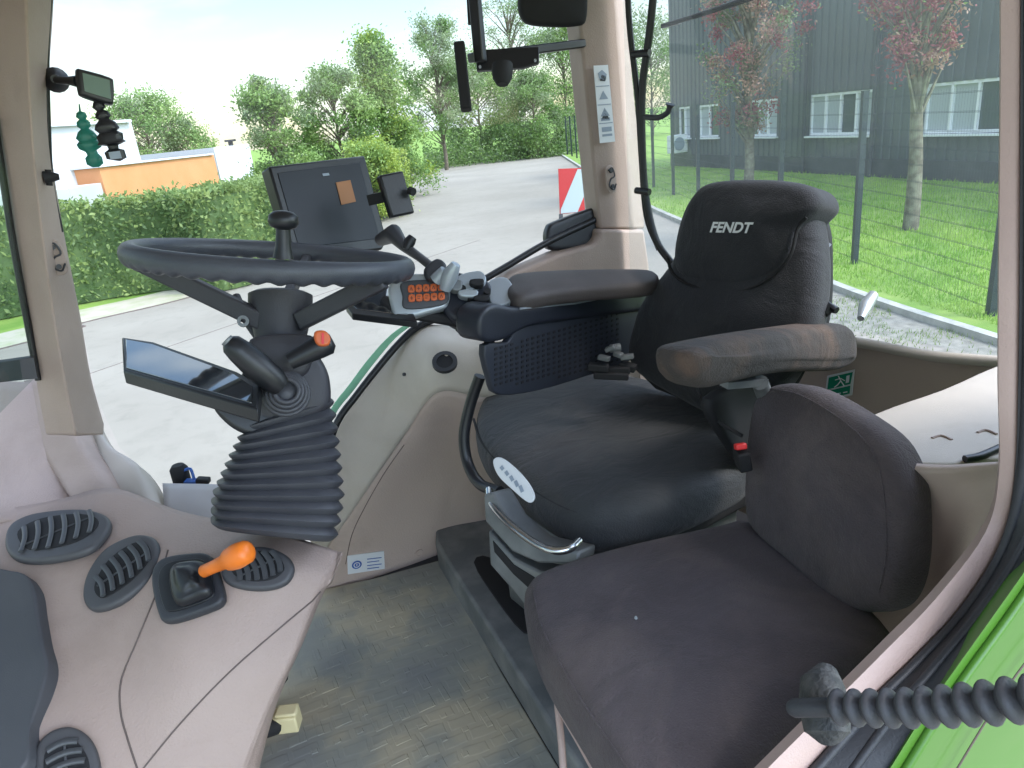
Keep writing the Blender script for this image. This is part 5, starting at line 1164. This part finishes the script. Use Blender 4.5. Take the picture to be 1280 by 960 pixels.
# door strut with pleated gaiter
stt = thing('door_strut', 'grey pleated rubber gaiter of the door strut across the door opening', 'door strut', D(1030, 885, .50))
bm = bmesh.new(); pts, rs = [], []
a, b = D(1040, 884, .50), D(1310, 870, .40); nrib = 11
for i in range(nrib * 10 + 1):
    f = i / (nrib * 10); ph = (f * nrib) % 1; pts.append(a.lerp(b, f) + V(0, 0, -.004 * math.sin(f * 3.1)))
    w_ = math.sin(ph * math.pi) ** 1.3; rs.append(.0070 + (.0052 + .0012 * f) * w_)
tube(bm, pts, rs, 20); finish('gaiter', bm, M['bellow'], stt, 60)
bm = bmesh.new(); tube(bm, [D(989, 885, .515), D(992, 885, .513), D(1042, 884, .50)], [.005, .0065, .0065], 14); finish('rod_end', bm, M['rubber'], stt, 40)
bm = bmesh.new(); tube(bm, [D(1034, 838, .55), D(1028, 856, .54), D(1030, 885, .53), D(1034, 915, .52), D(1036, 925, .52)], [.008, .016, .018, .016, .008], 14)
finish('ball_joint', bm, mat('rough_black_joint', (.03, .032, .034), .7, (.07, .07, .07), 90, 1, 250), stt, 40)
#@@LIGHT
# ================================================================== LIGHT
w = bpy.data.worlds.new('World'); S.world = w; w.use_nodes = True; nt = w.node_tree; bg = nt.nodes['Background']
SUN_EL, SUN_AZ = 50, 140      # azimuth measured clockwise from +Y (towards +X)
sky = nt.nodes.new('ShaderNodeTexSky'); sky.sky_type = 'NISHITA'; sky.sun_disc = False; sky.sun_elevation = rad(SUN_EL); sky.sun_rotation = rad(SUN_AZ); sky.air_density = 1.2; sky.dust_density = .7
tc = nt.nodes.new('ShaderNodeTexCoord'); mp = nt.nodes.new('ShaderNodeMapping'); mp.inputs['Scale'].default_value = (1.4, 1.4, 5.5); mp.inputs['Location'].default_value = (.3, .1, .2)
nz = nt.nodes.new('ShaderNodeTexNoise'); nz.inputs['Scale'].default_value = 1.7; nz.inputs['Detail'].default_value = 7; nz.inputs['Roughness'].default_value = .55; nz.inputs['Distortion'].default_value = .4
nt.links.new(tc.outputs['Generated'], mp.inputs[0]); nt.links.new(mp.outputs[0], nz.inputs['Vector'])
rp = nt.nodes.new('ShaderNodeValToRGB'); rp.color_ramp.elements[0].position = .44; rp.color_ramp.elements[1].position = .62
nt.links.new(nz.outputs['Fac'], rp.inputs['Fac'])
mx = nt.nodes.new('ShaderNodeMix'); mx.data_type = 'RGBA'; nt.links.new(rp.outputs['Color'], mx.inputs['Factor'])
nt.links.new(sky.outputs['Color'], mx.inputs['A']); mx.inputs['B'].default_value = (4.9, 5.3, 5.7, 1)
# thin cloud glows where the sun stands behind it
dp = nt.nodes.new('ShaderNodeVectorMath'); dp.operation = 'DOT_PRODUCT'; nv = nt.nodes.new('ShaderNodeVectorMath'); nv.operation = 'NORMALIZE'
nt.links.new(tc.outputs['Generated'], nv.inputs[0]); nt.links.new(nv.outputs[0], dp.inputs[0])
dp.inputs[1].default_value = (math.sin(rad(SUN_AZ)) * math.cos(rad(SUN_EL)), math.cos(rad(SUN_AZ)) * math.cos(rad(SUN_EL)), math.sin(rad(SUN_EL)))
gl = nt.nodes.new('ShaderNodeMapRange'); gl.interpolation_type = 'SMOOTHSTEP'; gl.inputs['From Min'].default_value = .1; gl.inputs['From Max'].default_value = 1; gl.inputs['To Min'].default_value = 1; gl.inputs['To Max'].default_value = 4.2
nt.links.new(dp.outputs['Value'], gl.inputs['Value'])
vs_ = nt.nodes.new('ShaderNodeVectorMath'); vs_.operation = 'SCALE'
nt.links.new(mx.outputs['Result'], vs_.inputs[0]); nt.links.new(gl.outputs[0], vs_.inputs['Scale']); nt.links.new(vs_.outputs[0], bg.inputs['Color']); bg.inputs['Strength'].default_value = .14
sd = bpy.data.lights.new('sun', 'SUN'); sd.energy = 1.6; sd.angle = rad(12); sd.color = (1, .96, .9); so = bpy.data.objects.new('sun', sd); COL.objects.link(so)
az = rad(SUN_AZ); el = rad(SUN_EL); sv = Vector((math.sin(az) * math.cos(el), math.cos(az) * math.cos(el), math.sin(el)))
so.rotation_euler = sv.to_track_quat('Z', 'Y').to_euler(); so.location = (0, 0, 30)
S.view_settings.view_transform = 'Standard'; S.view_settings.look = 'None'; S.view_settings.gamma = 1; S.view_settings.use_curve_mapping = False
S.view_settings.exposure = .84
S.render.engine = 'CYCLES'
S.cycles.max_bounces = 10; S.cycles.transparent_max_bounces = 24
